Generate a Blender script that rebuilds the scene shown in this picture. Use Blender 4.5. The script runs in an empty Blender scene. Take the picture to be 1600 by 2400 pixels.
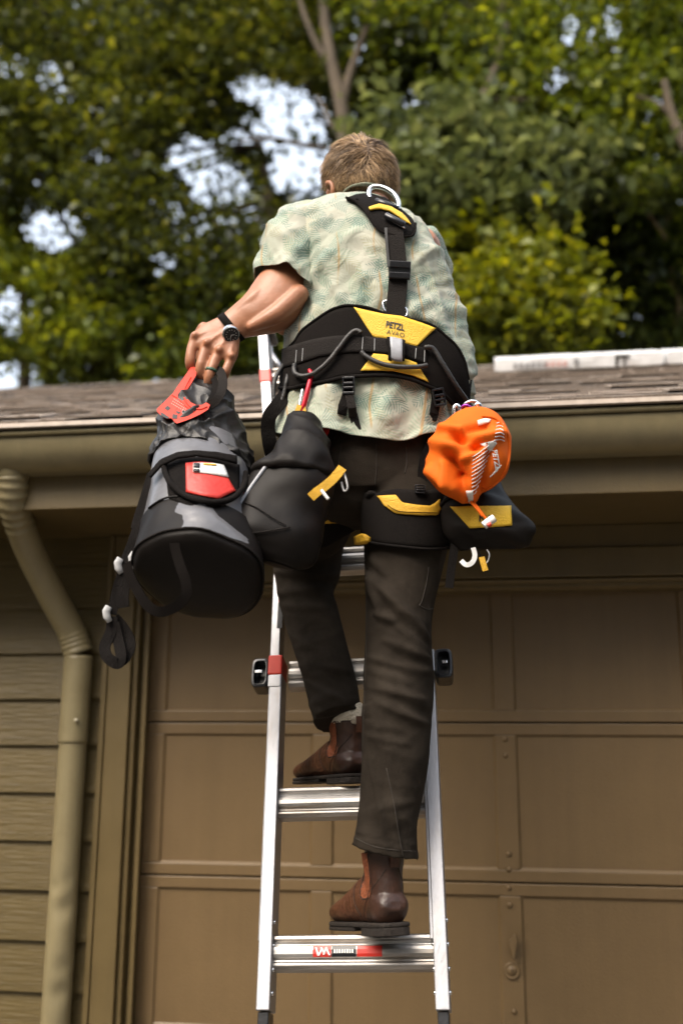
import bpy, bmesh, math, random
from math import sin, cos, pi, radians, sqrt, atan2, exp
from mathutils import Vector, Matrix, noise
import numpy as np

random.seed(11)
rng = np.random.default_rng(7)
SC = bpy.context.scene
COL = SC.collection

# ------------------------------------------------------------------ camera
PSI, TH, ROLL = radians(8.0), radians(13.0), radians(0.25)
CAM = Vector((0, 0, 1.57))
FPX, PW, PH = 2333.0, 1600.0, 2400.0
_fw = Vector((-sin(PSI) * cos(TH), cos(PSI) * cos(TH), sin(TH)))
_r0 = Vector((cos(PSI), sin(PSI), 0))
_u0 = _r0.cross(_fw)
_rt = _r0 * cos(ROLL) + _u0 * sin(ROLL)
_up = -_r0 * sin(ROLL) + _u0 * cos(ROLL)
cam_data = bpy.data.cameras.new('camera')
cam = bpy.data.objects.new('camera', cam_data)
COL.objects.link(cam)
m = Matrix((_rt, _up, -_fw)).transposed().to_4x4()
m.translation = CAM
cam.matrix_world = m
cam_data.sensor_fit = 'VERTICAL'
cam_data.sensor_height = 36.0
cam_data.lens = 36.0 * FPX / PH
cam_data.clip_start = 0.05
cam_data.clip_end = 600
cam_data.dof.use_dof = True
cam_data.dof.focus_distance = 2.16
cam_data.dof.aperture_fstop = 1.7
SC.camera = cam

# ------------------------------------------------------------------ world, sun, exposure
SUN_EL, SUN_AZ = radians(50), radians(-148)      # azimuth measured from +Y towards +X
SC.world = bpy.data.worlds.new('World')
SC.world.use_nodes = True
_nt = SC.world.node_tree
_sky = _nt.nodes.new('ShaderNodeTexSky')
_sky.sky_type = 'NISHITA'
_sky.sun_disc = False
_sky.sun_elevation = SUN_EL
_sky.sun_rotation = SUN_AZ
_sky.air_density = 1.0
_sky.dust_density = 7.0
_sky.ozone_density = 0.6
_bg = _nt.nodes['Background']
_bg.inputs['Strength'].default_value = 0.15
_veil = _nt.nodes.new('ShaderNodeMixRGB')          # thin bright cloud veil over the whole sky
_veil.inputs['Fac'].default_value = 0.55
_veil.inputs['Color2'].default_value = (4.5, 5.1, 5.9, 1)
_nt.links.new(_sky.outputs[0], _veil.inputs['Color1'])
_nt.links.new(_veil.outputs[0], _bg.inputs[0])
sun_d = bpy.data.lights.new('sun', 'SUN')
sun_d.energy = 1.7
sun_d.angle = radians(40)
sun_d.color = (1.0, 0.965, 0.91)
sun = bpy.data.objects.new('sun', sun_d)
COL.objects.link(sun)
_sd = Vector((sin(SUN_AZ) * cos(SUN_EL), cos(SUN_AZ) * cos(SUN_EL), sin(SUN_EL)))
sun.rotation_euler = _sd.to_track_quat('Z', 'Y').to_euler()
sun.location = _sd * 40
SC.view_settings.view_transform = 'Standard'
SC.view_settings.look = 'None'
SC.view_settings.gamma = 1.0
SC.view_settings.use_curve_mapping = False
SC.view_settings.exposure = 1.3
SC.view_settings.use_white_balance = True
SC.view_settings.white_balance_temperature = 6900
SC.view_settings.white_balance_tint = 10
SC.render.engine = 'CYCLES'
SC.cycles.use_denoising = True
SC.cycles.max_bounces = 5
SC.cycles.use_adaptive_sampling = True
SC.cycles.adaptive_threshold = 0.02
SC.cycles.transparent_max_bounces = 8


# ------------------------------------------------------------------ helpers
def P(u, v, Y):
    """point of the place seen at photo position (u, v), standing Y metres in front of the camera"""
    d = _fw + _rt * ((u - PW / 2) / FPX) + _up * ((PH / 2 - v) / FPX)
    return CAM + d * (Y / d.y)


def PX(Y):
    """photo pixels in a metre at distance Y"""
    return FPX / Y


def proj(p):
    d = Vector(p) - CAM
    z = d.dot(_fw)
    return PW / 2 + FPX * d.dot(_rt) / z, PH / 2 - FPX * d.dot(_up) / z


MATS = {}


def _set(b, k, v):
    if k in b.inputs:
        b.inputs[k].default_value = v


def mat(name, col, rough=0.6, metal=0.0, var=0.12, vscale=20.0, bump=0.0, bscale=80.0, spec=0.5, sheen=0.0,
        stretch=(1, 1, 1), coat=0.0, rvar=0.0, trans=0.0, objvar=0.0, dirt=None, dscale=6.0, damt=0.5, bdetail=4.0, streak=0.0):
    m = bpy.data.materials.new(name)
    m.use_nodes = True
    nt = m.node_tree
    N, L = nt.nodes, nt.links
    b = N['Principled BSDF']
    b.inputs['Roughness'].default_value = rough
    b.inputs['Metallic'].default_value = metal
    _set(b, 'Specular IOR Level', spec)
    _set(b, 'Sheen Weight', sheen)
    _set(b, 'Coat Weight', coat)
    tc = N.new('ShaderNodeTexCoord')
    mp = N.new('ShaderNodeMapping')
    mp.inputs['Scale'].default_value = stretch
    L.new(tc.outputs['Object'], mp.inputs['Vector'])
    c = (*col, 1)
    n1 = N.new('ShaderNodeTexNoise')
    n1.inputs['Scale'].default_value = vscale
    n1.inputs['Detail'].default_value = 5
    n1.inputs['Roughness'].default_value = 0.6
    L.new(mp.outputs[0], n1.inputs['Vector'])
    mr = N.new('ShaderNodeMapRange')
    mr.inputs['From Min'].default_value = 0.28
    mr.inputs['From Max'].default_value = 0.72
    mr.inputs['To Min'].default_value = 1 - var
    mr.inputs['To Max'].default_value = 1 + var
    L.new(n1.outputs['Fac'], mr.inputs['Value'])
    hsv = N.new('ShaderNodeHueSaturation')
    hsv.inputs['Color'].default_value = c
    if objvar:
        oi = N.new('ShaderNodeObjectInfo')
        m2 = N.new('ShaderNodeMapRange')
        m2.inputs['To Min'].default_value = 1 - objvar
        m2.inputs['To Max'].default_value = 1 + objvar
        L.new(oi.outputs['Random'], m2.inputs['Value'])
        mu = N.new('ShaderNodeMath')
        mu.operation = 'MULTIPLY'
        L.new(mr.outputs[0], mu.inputs[0])
        L.new(m2.outputs[0], mu.inputs[1])
        L.new(mu.outputs[0], hsv.inputs['Value'])
    else:
        L.new(mr.outputs[0], hsv.inputs['Value'])
    out = hsv.outputs[0]
    if dirt:
        n3 = N.new('ShaderNodeTexNoise')
        n3.inputs['Scale'].default_value = dscale
        n3.inputs['Detail'].default_value = 8
        n3.inputs['Roughness'].default_value = 0.7
        L.new(mp.outputs[0], n3.inputs['Vector'])
        r3 = N.new('ShaderNodeMapRange')
        r3.inputs['From Min'].default_value = 0.5
        r3.inputs['From Max'].default_value = 0.72
        r3.inputs['To Max'].default_value = damt
        L.new(n3.outputs['Fac'], r3.inputs['Value'])
        mx = N.new('ShaderNodeMixRGB')
        mx.inputs['Color2'].default_value = (*dirt, 1)
        L.new(r3.outputs[0], mx.inputs['Fac'])
        L.new(out, mx.inputs['Color1'])
        out = mx.outputs[0]
    if streak:
        ms = N.new('ShaderNodeMapping')
        ms.inputs['Scale'].default_value = (22, 22, 0.9)
        L.new(tc.outputs['Object'], ms.inputs['Vector'])
        n5 = N.new('ShaderNodeTexNoise')
        n5.inputs['Scale'].default_value = 1.0
        n5.inputs['Detail'].default_value = 6
        n5.inputs['Roughness'].default_value = 0.65
        L.new(ms.outputs[0], n5.inputs['Vector'])
        n6 = N.new('ShaderNodeTexNoise')
        n6.inputs['Scale'].default_value = 2.2
        n6.inputs['Detail'].default_value = 7
        n6.inputs['Roughness'].default_value = 0.7
        L.new(tc.outputs['Object'], n6.inputs['Vector'])
        ad = N.new('ShaderNodeMath')
        ad.operation = 'ADD'
        L.new(n5.outputs['Fac'], ad.inputs[0])
        L.new(n6.outputs['Fac'], ad.inputs[1])
        r5 = N.new('ShaderNodeMapRange')
        r5.inputs['From Min'].default_value = 0.75
        r5.inputs['From Max'].default_value = 1.3
        r5.inputs['To Min'].default_value = 1 - streak
        r5.inputs['To Max'].default_value = 1 + streak
        L.new(ad.outputs[0], r5.inputs['Value'])
        h5 = N.new('ShaderNodeHueSaturation')
        L.new(out, h5.inputs['Color'])
        L.new(r5.outputs[0], h5.inputs['Value'])
        out = h5.outputs[0]
    L.new(out, b.inputs['Base Color'])
    if rvar:
        m4 = N.new('ShaderNodeMapRange')
        m4.inputs['To Min'].default_value = max(0.02, rough - rvar)
        m4.inputs['To Max'].default_value = min(1, rough + rvar)
        L.new(n1.outputs['Fac'], m4.inputs['Value'])
        L.new(m4.outputs[0], b.inputs['Roughness'])
    if bump:
        n2 = N.new('ShaderNodeTexNoise')
        n2.inputs['Scale'].default_value = bscale
        n2.inputs['Detail'].default_value = bdetail
        L.new(mp.outputs[0], n2.inputs['Vector'])
        bp = N.new('ShaderNodeBump')
        bp.inputs['Strength'].default_value = bump
        bp.inputs['Distance'].default_value = 0.01
        L.new(n2.outputs['Fac'], bp.inputs['Height'])
        L.new(bp.outputs[0], b.inputs['Normal'])
    MATS[name] = m
    return m


def mesh_obj(name, verts, faces, material=None, parent=None, smooth=False, mats=None, midx=None):
    me = bpy.data.meshes.new(name)
    me.from_pydata([tuple(v) for v in verts], [], faces)
    me.update()
    o = bpy.data.objects.new(name, me)
    COL.objects.link(o)
    for mm in (mats or ([material] if material else [])):
        me.materials.append(mm)
    if midx is not None:
        me.polygons.foreach_set('material_index', midx)
    if smooth:
        me.polygons.foreach_set('use_smooth', [True] * len(me.polygons))
    if parent is not None:
        attach(o, parent)
    return o


def attach(o, parent):
    o.parent = parent
    o.matrix_parent_inverse = Matrix.Translation(-WLOC[parent.name])
    WLOC[o.name] = WLOC[parent.name] * 0 + Vector((0, 0, 0)) if o.name not in WLOC else WLOC[o.name]


WLOC = {}


def thing(name, label, cat, loc=(0, 0, 0), group=None):
    o = bpy.data.objects.new(name, None)
    o.empty_display_size = 0.05
    COL.objects.link(o)
    o.location = loc
    WLOC[o.name] = Vector(loc)
    tag(o, label, cat, group)
    return o


def tag(o, label, cat, group=None):
    o['label'] = label
    o['category'] = cat
    if group:
        o['group'] = group
    return o


def struct(o):
    o['kind'] = 'structure'
    return o


class MB:
    """collects geometry for one mesh"""

    def __init__(self):
        self.v, self.f, self.mi = [], [], []

    def add(self, vs, fs, mi=0):
        n = len(self.v)
        self.v += [Vector(p) for p in vs]
        self.f += [tuple(i + n for i in f) for f in fs]
        self.mi += [mi] * len(fs)
        return self

    def box(self, a, b, mi=0, M=None):
        (x0, y0, z0), (x1, y1, z1) = a, b
        vs = [Vector(p) for p in ((x0, y0, z0), (x1, y0, z0), (x1, y1, z0), (x0, y1, z0), (x0, y0, z1), (x1, y0, z1), (x1, y1, z1), (x0, y1, z1))]
        if M is not None:
            vs = [M @ p for p in vs]
        return self.add(vs, [(0, 3, 2, 1), (4, 5, 6, 7), (0, 1, 5, 4), (1, 2, 6, 5), (2, 3, 7, 6), (3, 0, 4, 7)], mi)

    def prism(self, prof, ext, mi=0):
        """closed 3D polygon prof swept by vector ext"""
        n = len(prof)
        ext = Vector(ext)
        vs = [Vector(p) for p in prof] + [Vector(p) + ext for p in prof]
        fs = [tuple(range(n - 1, -1, -1)), tuple(range(n, 2 * n))]
        fs += [(i, (i + 1) % n, n + (i + 1) % n, n + i) for i in range(n)]
        return self.add(vs, fs, mi)

    def rings(self, rings, caps=True, mi=0, closed=False):
        n = len(rings[0])
        vs = [p for r in rings for p in r]
        fs = []
        R = len(rings)
        for k in range(R if closed else R - 1):
            k2 = (k + 1) % R
            for i in range(n):
                j = (i + 1) % n
                fs.append((k * n + i, k * n + j, k2 * n + j, k2 * n + i))
        if caps and not closed:
            fs.append(tuple(range(n - 1, -1, -1)))
            fs.append(tuple((R - 1) * n + i for i in range(n)))
        return self.add(vs, fs, mi)

    def tube(self, pts, rad, n=12, mi=0, ref=None, flat=None, caps=True, closed=False, expo=2.0):
        return self.rings(sweep(pts, rad, n, ref, flat, expo, closed), caps, mi, closed)

    def build(self, name, material=None, parent=None, smooth=False, mats=None, bevel=0.0, bseg=2, subsurf=0):
        o = mesh_obj(name, self.v, self.f, material, parent, smooth, mats, self.mi if mats else None)
        if bevel:
            mo = o.modifiers.new('bevel', 'BEVEL')
            mo.width = bevel
            mo.segments = bseg
            mo.limit_method = 'ANGLE'
            mo.angle_limit = radians(35)
            if smooth is None or smooth:
                pass
        if subsurf:
            mo = o.modifiers.new('sub', 'SUBSURF')
            mo.levels = mo.render_levels = subsurf
        return o


def catmull(pts, k=8, closed=False):
    """smooth resampling; points are tuples of any length"""
    a = [np.array(p, float) for p in pts]
    n = len(a)
    out = []
    segs = n if closed else n - 1
    for i in range(segs):
        if closed:
            p0, p1, p2, p3 = a[(i - 1) % n], a[i], a[(i + 1) % n], a[(i + 2) % n]
        else:
            p0, p1, p2, p3 = a[max(i - 1, 0)], a[i], a[i + 1], a[min(i + 2, n - 1)]
        for j in range(k):
            t = j / k
            out.append(0.5 * ((2 * p1) + (-p0 + p2) * t + (2 * p0 - 5 * p1 + 4 * p2 - p3) * t * t + (-p0 + 3 * p1 - 3 * p2 + p3) * t ** 3))
    if not closed:
        out.append(a[-1])
    return out


def sweep(pts, rad, n=12, ref=None, flat=None, expo=2.0, closed=False):
    """rings round a path; rad = half size across, flat = half size along the depth direction"""
    pts = [Vector(p) for p in pts]
    K = len(pts)
    if not hasattr(rad, '__len__'):
        rad = [rad] * K
    if flat is None:
        flat = rad
    if not hasattr(flat, '__len__'):
        flat = [flat] * K
    ref = Vector(ref) if ref is not None else None
    out = []
    prev = None
    for k in range(K):
        if closed:
            t = pts[(k + 1) % K] - pts[(k - 1) % K]
        else:
            t = pts[min(k + 1, K - 1)] - pts[max(k - 1, 0)]
        t = t.normalized() if t.length > 1e-9 else Vector((0, 0, 1))
        if ref is not None:
            s = ref.cross(t)
            if s.length < 1e-4:
                s = prev or Vector((1, 0, 0))
        else:
            if prev is None:
                s = t.orthogonal()
            else:
                s = prev - t * prev.dot(t)
        s.normalize()
        prev = s
        w = t.cross(s).normalized()
        ring = []
        for i in range(n):
            a = 2 * pi * i / n
            ca, sa = cos(a), sin(a)
            e = 2.0 / expo
            x = abs(ca) ** e * (1 if ca >= 0 else -1)
            y = abs(sa) ** e * (1 if sa >= 0 else -1)
            ring.append(pts[k] + s * (rad[k] * x) + w * (flat[k] * y))
        out.append(ring)
    return out


def ribbon(pts, nrm, width, thick=0.0025, width_end=None):
    """rings of a flat strap along pts, lying against normal nrm (a vector or one for each point)"""
    pts = [Vector(p) for p in pts]
    K = len(pts)
    rings = []
    for k in range(K):
        t = (pts[min(k + 1, K - 1)] - pts[max(k - 1, 0)]).normalized()
        nv = Vector(nrm[k]) if isinstance(nrm, list) else Vector(nrm)
        s = t.cross(nv).normalized()
        nv = s.cross(t).normalized()
        w = width[k] if hasattr(width, '__len__') else width
        h = w / 2
        rings.append([pts[k] - s * h, pts[k] - s * h * 0.96 + nv * thick * 0.5, pts[k] + s * h * 0.96 + nv * thick * 0.5, pts[k] + s * h,
                      pts[k] + s * h * 0.96 - nv * thick * 0.5, pts[k] - s * h * 0.96 - nv * thick * 0.5])
    return rings


def fbm(p, sc=1.0, oct=3):
    return noise.fractal(Vector(p) * sc, 1.0, 2.0, oct, noise_basis='PERLIN_ORIGINAL')


def baked(o, mods):
    """apply modifiers described as (type, {props}) and give back the object with its final mesh"""
    for t, kw in mods:
        mo = o.modifiers.new(t.lower(), t)
        for k, v in kw.items():
            setattr(mo, k, v)
    dg = bpy.context.evaluated_depsgraph_get()
    dg.update()
    me = bpy.data.meshes.new_from_object(o.evaluated_get(dg))
    old = o.data
    o.modifiers.clear()
    o.data = me
    me.name = old.name
    bpy.data.meshes.remove(old)
    return o


def copy_piece(src, name, parent, loc=None, rot=None, scale=None):
    c = bpy.data.objects.new(name, src.data)
    COL.objects.link(c)
    if loc is not None:
        c.location = loc
    if rot is not None:
        c.rotation_euler = rot
    if scale is not None:
        c.scale = scale
    attach(c, parent)
    for mo in src.modifiers:
        n = c.modifiers.new(mo.name, mo.type)
        for k in ('width', 'segments', 'limit_method', 'angle_limit', 'levels', 'render_levels'):
            if hasattr(mo, k):
                setattr(n, k, getattr(mo, k))
    return c


TOCAM = Vector((sin(PSI), -cos(PSI), -0.12)).normalized()

# ================================================================== THE SETTING
M_paint = mat('olive_paint', (0.118, 0.082, 0.031), 0.45, var=0.10, vscale=6, bump=0.12, bscale=220, rvar=0.1, dirt=(0.09, 0.062, 0.03), dscale=3.0, damt=0.3, streak=0.12)
M_siding = mat('olive_siding', (0.106, 0.074, 0.023), 0.5, var=0.13, vscale=14, bump=0.35, bscale=40, stretch=(0.25, 1, 3.5), rvar=0.1, objvar=0.06, streak=0.07)
M_door = mat('taupe_door_paint', (0.15, 0.096, 0.043), 0.42, var=0.07, vscale=4, bump=0.15, bscale=260, rvar=0.08, dirt=(0.08, 0.05, 0.025), dscale=2.0, damt=0.35, streak=0.07)
M_gutter = mat('olive_gutter_enamel', (0.235, 0.195, 0.108), 0.35, var=0.08, vscale=5, bump=0.06, bscale=30, rvar=0.1, dirt=(0.14, 0.105, 0.05), dscale=5, damt=0.5, streak=0.12)
M_shingle = mat('brown_asphalt_shingle', (0.42, 0.35, 0.295), 0.9, var=0.3, vscale=260, bump=0.8, bscale=500, objvar=0.5, dirt=(0.1, 0.075, 0.055), dscale=11, damt=0.75)
M_core = mat('dark_shingle_core', (0.2, 0.16, 0.13), 0.95, var=0.4, vscale=90)
M_felt = mat('roof_underlay', (0.05, 0.04, 0.035), 0.9)
M_concrete = mat('driveway_asphalt', (0.13, 0.115, 0.1), 0.9, var=0.15, vscale=3, bump=0.3, bscale=60)
M_wrap = mat('white_wrap', (0.78, 0.79, 0.8), 0.35, var=0.05, bump=0.5, bscale=14)
M_ink = mat('black_ink', (0.3, 0.3, 0.31), 0.5, var=0)
M_redink = mat('red_ink', (0.7, 0.42, 0.38), 0.5, var=0)
M_dark = mat('dark_gap', (0.02, 0.016, 0.012), 0.9, var=0)

GZ = 0.17                                   # drive level
b = MB()
b.add([(-150, -150, GZ), (150, -150, GZ), (150, 250, GZ), (-150, 250, GZ)], [(0, 1, 2, 3)])
ground = struct(b.build('ground', mat('ground_soil', (0.06, 0.05, 0.03), 0.95, var=0.4, vscale=2, bump=0.5, bscale=9)))
b = MB()
b.box((-2.2, -9, GZ - 0.1), (2.4, 3.34, GZ + 0.012))
struct(b.build('driveway', M_concrete))

YW, YD = 3.22, 3.30                          # wall face, garage door face
XL, XR = -4.2, 3.4
ROOF_E = Vector((0, 2.62, 2.468))
SL = 0.416
house = thing('garage_building', 'olive brown garage with lap siding, panelled door and brown shingle roof', 'garage', (0, YW, GZ))


def hpart(name):
    e = bpy.data.objects.new(name, None)
    e.empty_display_size = 0.05
    COL.objects.link(e)
    WLOC[e.name] = Vector((0, 0, 0))
    attach(e, house)
    return e


# --- wall of lap siding
XC0 = P(247, 1560, YW).x                     # outer edge of the casing
XC1 = P(259, 1560, YW).x
XC2 = P(312, 1560, YW).x                     # casing / jamb
XDL = P(374, 1850, YD).x - 0.05
siding = hpart('siding_wall')
EXPO = 0.1505
zline = P(100, 1746, YW).z
i0 = -12
bd = MB()
Lb = XC0 + 0.004 - XL
bd.prism([(0, -0.013, 0), (0, 0.004, 0), (0, 0.010, EXPO + 0.02), (0, 0.003, EXPO + 0.02)], (Lb, 0, 0))
src = bd.build('siding_board', M_siding, None)
src.location = (XL, YW, zline + i0 * EXPO)
attach(src, siding)
k = i0 + 1
while zline + k * EXPO < 2.26:
    z = zline + k * EXPO
    if z > GZ - 0.1:
        copy_piece(src, 'siding_board', siding, (XL, YW + random.uniform(-0.001, 0.001), z))
    k += 1
src.location = (XL, YW, zline + i0 * EXPO if zline + i0 * EXPO > GZ - 0.1 else zline + (k - 1) * EXPO)
b = MB()
b.box((XL, YW + 0.012, GZ), (XC0 + 0.05, YW + 0.2, 2.3))
b.build('sheathing', M_dark, siding)
# side and back walls so that the building is closed
b = MB()
b.box((XL, YW + 0.2, GZ), (XL + 0.1, 8.3, 2.3)); b.box((XR, YW, GZ), (XR + 0.1, 8.3, 2.3)); b.box((XL + 0.1, 8.2, GZ), (XR, 8.3, 2.3))
b.box((1.42, YW, GZ), (XR, YW + 0.1, 2.3))
b.build('wall', M_siding, house)
# --- casing and head trim
casing = hpart('door_casing')
b = MB(); b.box((XC0, YW - 0.028, GZ + 0.03), (XC1, YW + 0.05, 2.254)); b.build('edge_strip', M_paint, casing, bevel=0.002)
b = MB(); b.box((XC1 + 0.001, YW - 0.022, GZ + 0.03), (XC2, YW + 0.05, 2.254)); b.build('casing_board', M_paint, casing, bevel=0.003)
b = MB(); b.box((XC2 + 0.0005, YW - 0.004, GZ + 0.03), (XC2 + 0.018, YW + 0.06, 2.2)); b.build('stop_bead', M_paint, casing, bevel=0.003)
b = MB(); b.box((XC2 + 0.0185, YW + 0.03, GZ + 0.03), (XDL - 0.004, YD + 0.1, 2.2)); b.build('jamb', M_paint, casing, bevel=0.003)
b = MB(); b.box((XC2 + 0.03, YW + 0.018, GZ + 0.03), (XC2 + 0.046, YW + 0.029, 2.2)); b.build('weather_strip', M_paint, casing, bevel=0.003)
zh0 = P(1500, 1283, YW).z
zh1 = P(1500, 1352, YW).z
zh2 = P(1500, 1380, YW + 0.03).z
b = MB(); b.box((XC2 + 0.02, YW - 0.010, zh0 + 0.001), (1.42, YW + 0.1, 2.254)); b.build('frieze_board', M_paint, casing, bevel=0.003)
b = MB(); b.box((XC2 + 0.02, YW - 0.022, zh1 + 0.002), (1.42, YW + 0.1, zh0)); b.build('head_board', M_paint, casing, bevel=0.003)
b = MB(); b.prism([(XC2 + 0.02, YW + 0.004, zh1), (XC2 + 0.02, YW - 0.008, zh1 - 0.004), (XC2 + 0.02, YW + 0.0, zh1 - 0.012), (XC2 + 0.02, YW + 0.012, zh1 - 0.016),
                   (XC2 + 0.02, YW + 0.012, zh1 - 0.024), (XC2 + 0.02, YW + 0.026, zh2), (XC2 + 0.02, YW + 0.1, zh2), (XC2 + 0.02, YW + 0.1, zh1)], (1.42 - XC2 - 0.02, 0, 0))
b.build('head_moulding', M_paint, casing)
b = MB(); b.box((1.34, YW - 0.022, GZ + 0.03), (1.46, YW + 0.05, zh1)); b.build('casing_board', M_paint, casing, bevel=0.003)

# --- sectional garage door
door = hpart('garage_door')
ZJ = [2.117, 1.632, 1.147, 0.662, GZ + 0.02]
PXS = [(-1.058, -0.556), (-0.490, 0.034), (0.100, 0.628), (0.694, 1.20)]
DX0, DX1 = XDL - 0.02, 1.34
for s in range(4):
    zt, zb = ZJ[s] - 0.0025, ZJ[s + 1] + 0.0025
    rt, rb = 0.036, 0.036
    fr = MB()
    fr.box((DX0, YD, zt - rt), (DX1, YD + 0.035, zt))
    fr.box((DX0, YD, zb), (DX1, YD + 0.035, zb + rb))
    xs = [DX0] + [q for p in PXS for q in p] + [DX1]
    for i in range(0, len(xs), 2):
        fr.box((xs[i], YD + 0.0006, zb + rb - 0.0001), (xs[i + 1], YD + 0.0345, zt - rt + 0.0001))
    fr.build('section_frame', M_door, door, bevel=0.003)
    for x0, x1 in PXS:
        pb = MB()
        za, zc = zb + rb, zt - rt
        D = 0.009
        w = 0.006
        o_ = [(x0, YD + 0.004, za), (x1, YD + 0.004, za), (x1, YD + 0.004, zc), (x0, YD + 0.004, zc)]
        i1 = [(x0 + w, YD + D, za + w), (x1 - w, YD + D, za + w), (x1 - w, YD + D, zc - w), (x0 + w, YD + D, zc - w)]
        pb.add(o_ + i1, [(4, 5, 6, 7), (0, 1, 5, 4), (1, 2, 6, 5), (2, 3, 7, 6), (3, 0, 4, 7)])
        pb.box((x0 + 0.001, YD + D + 0.003, za + 0.001), (x1 - 0.001, YD + D + 0.012, zc - 0.001))
        pb.build('door_panel', M_door, door)
b = MB(); b.box((DX0, YD + 0.04, GZ), (DX1, YD + 0.06, 2.2)); b.build('door_backing', M_dark, door)
# bolts on the stile
bolt0 = None
for (u, v) in ((1183, 1733), (1183, 1771), (1192, 2001), (1192, 2038), (1192, 2081), (1194, 2121), (1204, 2371)):
    c = P(u, v, YD)
    if bolt0 is None:
        b = MB()
        rr = [[Vector((r * cos(a * pi / 5), y, r * sin(a * pi / 5))) for a in range(10)] for r, y in ((0.0085, 0.001), (0.0078, -0.003), (0.005, -0.0055), (0.001, -0.0065))]
        b.rings(rr)
        bolt0 = b.build('bolt', M_door, None, smooth=True)
        bolt0.location = c
        attach(bolt0, door)
    else:
        copy_piece(bolt0, 'bolt', door, c)
# T handle and lock plate
hp = [P(u, v, YD - 0.012) for u, v in ((1204, 2180), (1199, 2200), (1196, 2225), (1198, 2245))]
b = MB()
cx = P(1199, 2214, YD)
prof = [(0.006, 0.034), (0.013, 0.030), (0.016, 0.012), (0.014, -0.004), (0.010, -0.018), (0.007, -0.034), (-0.001, -0.036), (-0.004, -0.015), (-0.010, -0.002), (-0.010, 0.012), (-0.002, 0.022)]
b.prism([(cx.x + x, YD - 0.022, cx.z + z * 1.0) for x, z in prof], (0, 0.012, 0))
b.tube([(cx.x, YD + 0.001, cx.z), (cx.x, YD - 0.02, cx.z)], 0.007, 10)
b.build('door_handle', M_door, door, bevel=0.002)
cl = P(1199, 2275, YD)
b = MB()
b.rings([[Vector((cl.x + r * cos(a * pi / 12), YD + y, cl.z + r * sin(a * pi / 12))) for a in range(24)] for r, y in
         ((0.0245, 0.001), (0.0245, -0.004), (0.021, -0.0055), (0.019, -0.004), (0.0125, -0.004), (0.0115, -0.007), (0.002, -0.007))])
lk = b.build('lock_cylinder', M_door, door, smooth=True)
b = MB(); b.box((cl.x - 0.0012, YD - 0.0085, cl.z - 0.004), (cl.x + 0.0012, YD - 0.0072, cl.z + 0.004)); b.build('keyhole', M_dark, door)

# --- eave: soffit, fascia, gutter
b = MB(); b.box((XL - 0.3, 2.80, 2.2545), (XR + 0.3, YW + 0.2, 2.272)); b.build('soffit', M_paint, house)
b = MB(); b.box((XL - 0.3, 2.775, 2.250), (XR + 0.3, 2.7995, 2.47)); b.build('fascia', M_paint, house, bevel=0.003)
gp = []
for i in range(13):                          # rounded trough
    a = pi * 0.02 + i / 12 * pi * 0.52
    gp.append((2.735 - 0.082 * cos(a), 2.447 - 0.094 * sin(a)))
gp += [(2.774, 2.353), (2.774, 2.47)]
outer = [(0, y, z) for y, z in gp]
inner = [(0, y + 0.003, z + 0.003) for y, z in gp[:-2]] + [(0, 2.771, 2.357), (0, 2.771, 2.468)]
b = MB()
b.prism([(XL - 0.32, y, z) for _, y, z in outer + inner[::-1]], (XR - XL + 0.6, 0, 0))
gut = b.build('gutter', M_gutter, house)
gut.data.polygons.foreach_set('use_smooth', [len(p.vertices) == 4 for p in gut.data.polygons])
gut.modifiers.new('edge', 'EDGE_SPLIT').split_angle = radians(40)
WLOC[gut.name] = Vector((0, 0, 0))
b = MB(); b.tube([(XL - 0.32, 2.648, 2.452), (XR + 0.28, 2.648, 2.452)], 0.0085, 12); b.build('gutter_lip', M_gutter, gut, smooth=True)
b = MB(); b.prism([(XL - 0.32, 2.626, 2.464), (XL - 0.32, 2.634, 2.461), (XL - 0.32, 2.636, 2.470), (XL - 0.32, 2.79, 2.515), (XL - 0.32, 2.79, 2.522), (XL - 0.32, 2.630, 2.478)], (XR - XL + 0.6, 0, 0))
b.build('drip_edge', mat('pink_brown_drip', (0.33, 0.27, 0.22), 0.6, var=0.2, vscale=30), gut)

# --- downspout
dsp = hpart('downspout')
rp = 0.0455
ctr = [P(22, 1062, 2.735), P(30, 1110, 2.75), P(32, 1165, 2.78), P(42, 1215, 2.84), P(75, 1300, 2.95), P(125, 1400, 3.07), P(165, 1475, 3.145), P(184, 1530, 3.165)]
cs = [Vector(p) for p in catmull([tuple(p) for p in ctr], 24)]
rad = []
nrm_ = len(cs)
for i, p in enumerate(cs):
    u, v = proj(p)
    w = 0.0
    if 1110 < v < 1235:
        w = abs(sin((v - 1110) / 19 * pi)) ** 3 * 0.0040 - 0.0015
    if 1480 < v < 1535:
        w = abs(sin((v - 1480) / 13 * pi)) ** 4 * 0.0028
    rad.append(rp + 0.001 + w)
b = MB(); b.tube(cs, rad, 28, ref=(0, 1, 0)); b.build('elbow_pipe', M_gutter, dsp, smooth=True)
xp = P(184, 1545, 3.165)
b = MB()
zz = np.linspace(P(170, 1742, 3.165).z, xp.z + 0.01, 30)
b.tube([(xp.x, 3.165, z) for z in zz[::-1]], rp + 0.0012, 28, ref=(0, 1, 0))
b.build('upper_pipe', M_gutter, dsp, smooth=True)
zz = np.linspace(GZ + 0.02, P(170, 1742, 3.165).z + 0.02, 120)
rings = sweep([(xp.x, 3.165, z) for z in zz[::-1]], rp - 0.0012, 32, ref=(0, 1, 0))
dents = [(P(150, 2130, 3.12), 0.012, 0.03), (P(148, 2270, 3.12), 0.009, 0.028), (P(140, 2330, 3.12), 0.012, 0.03), (P(160, 2060, 3.12), 0.006, 0.02), (P(128, 2080, 3.12), 0.006, 0.02)]
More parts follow.
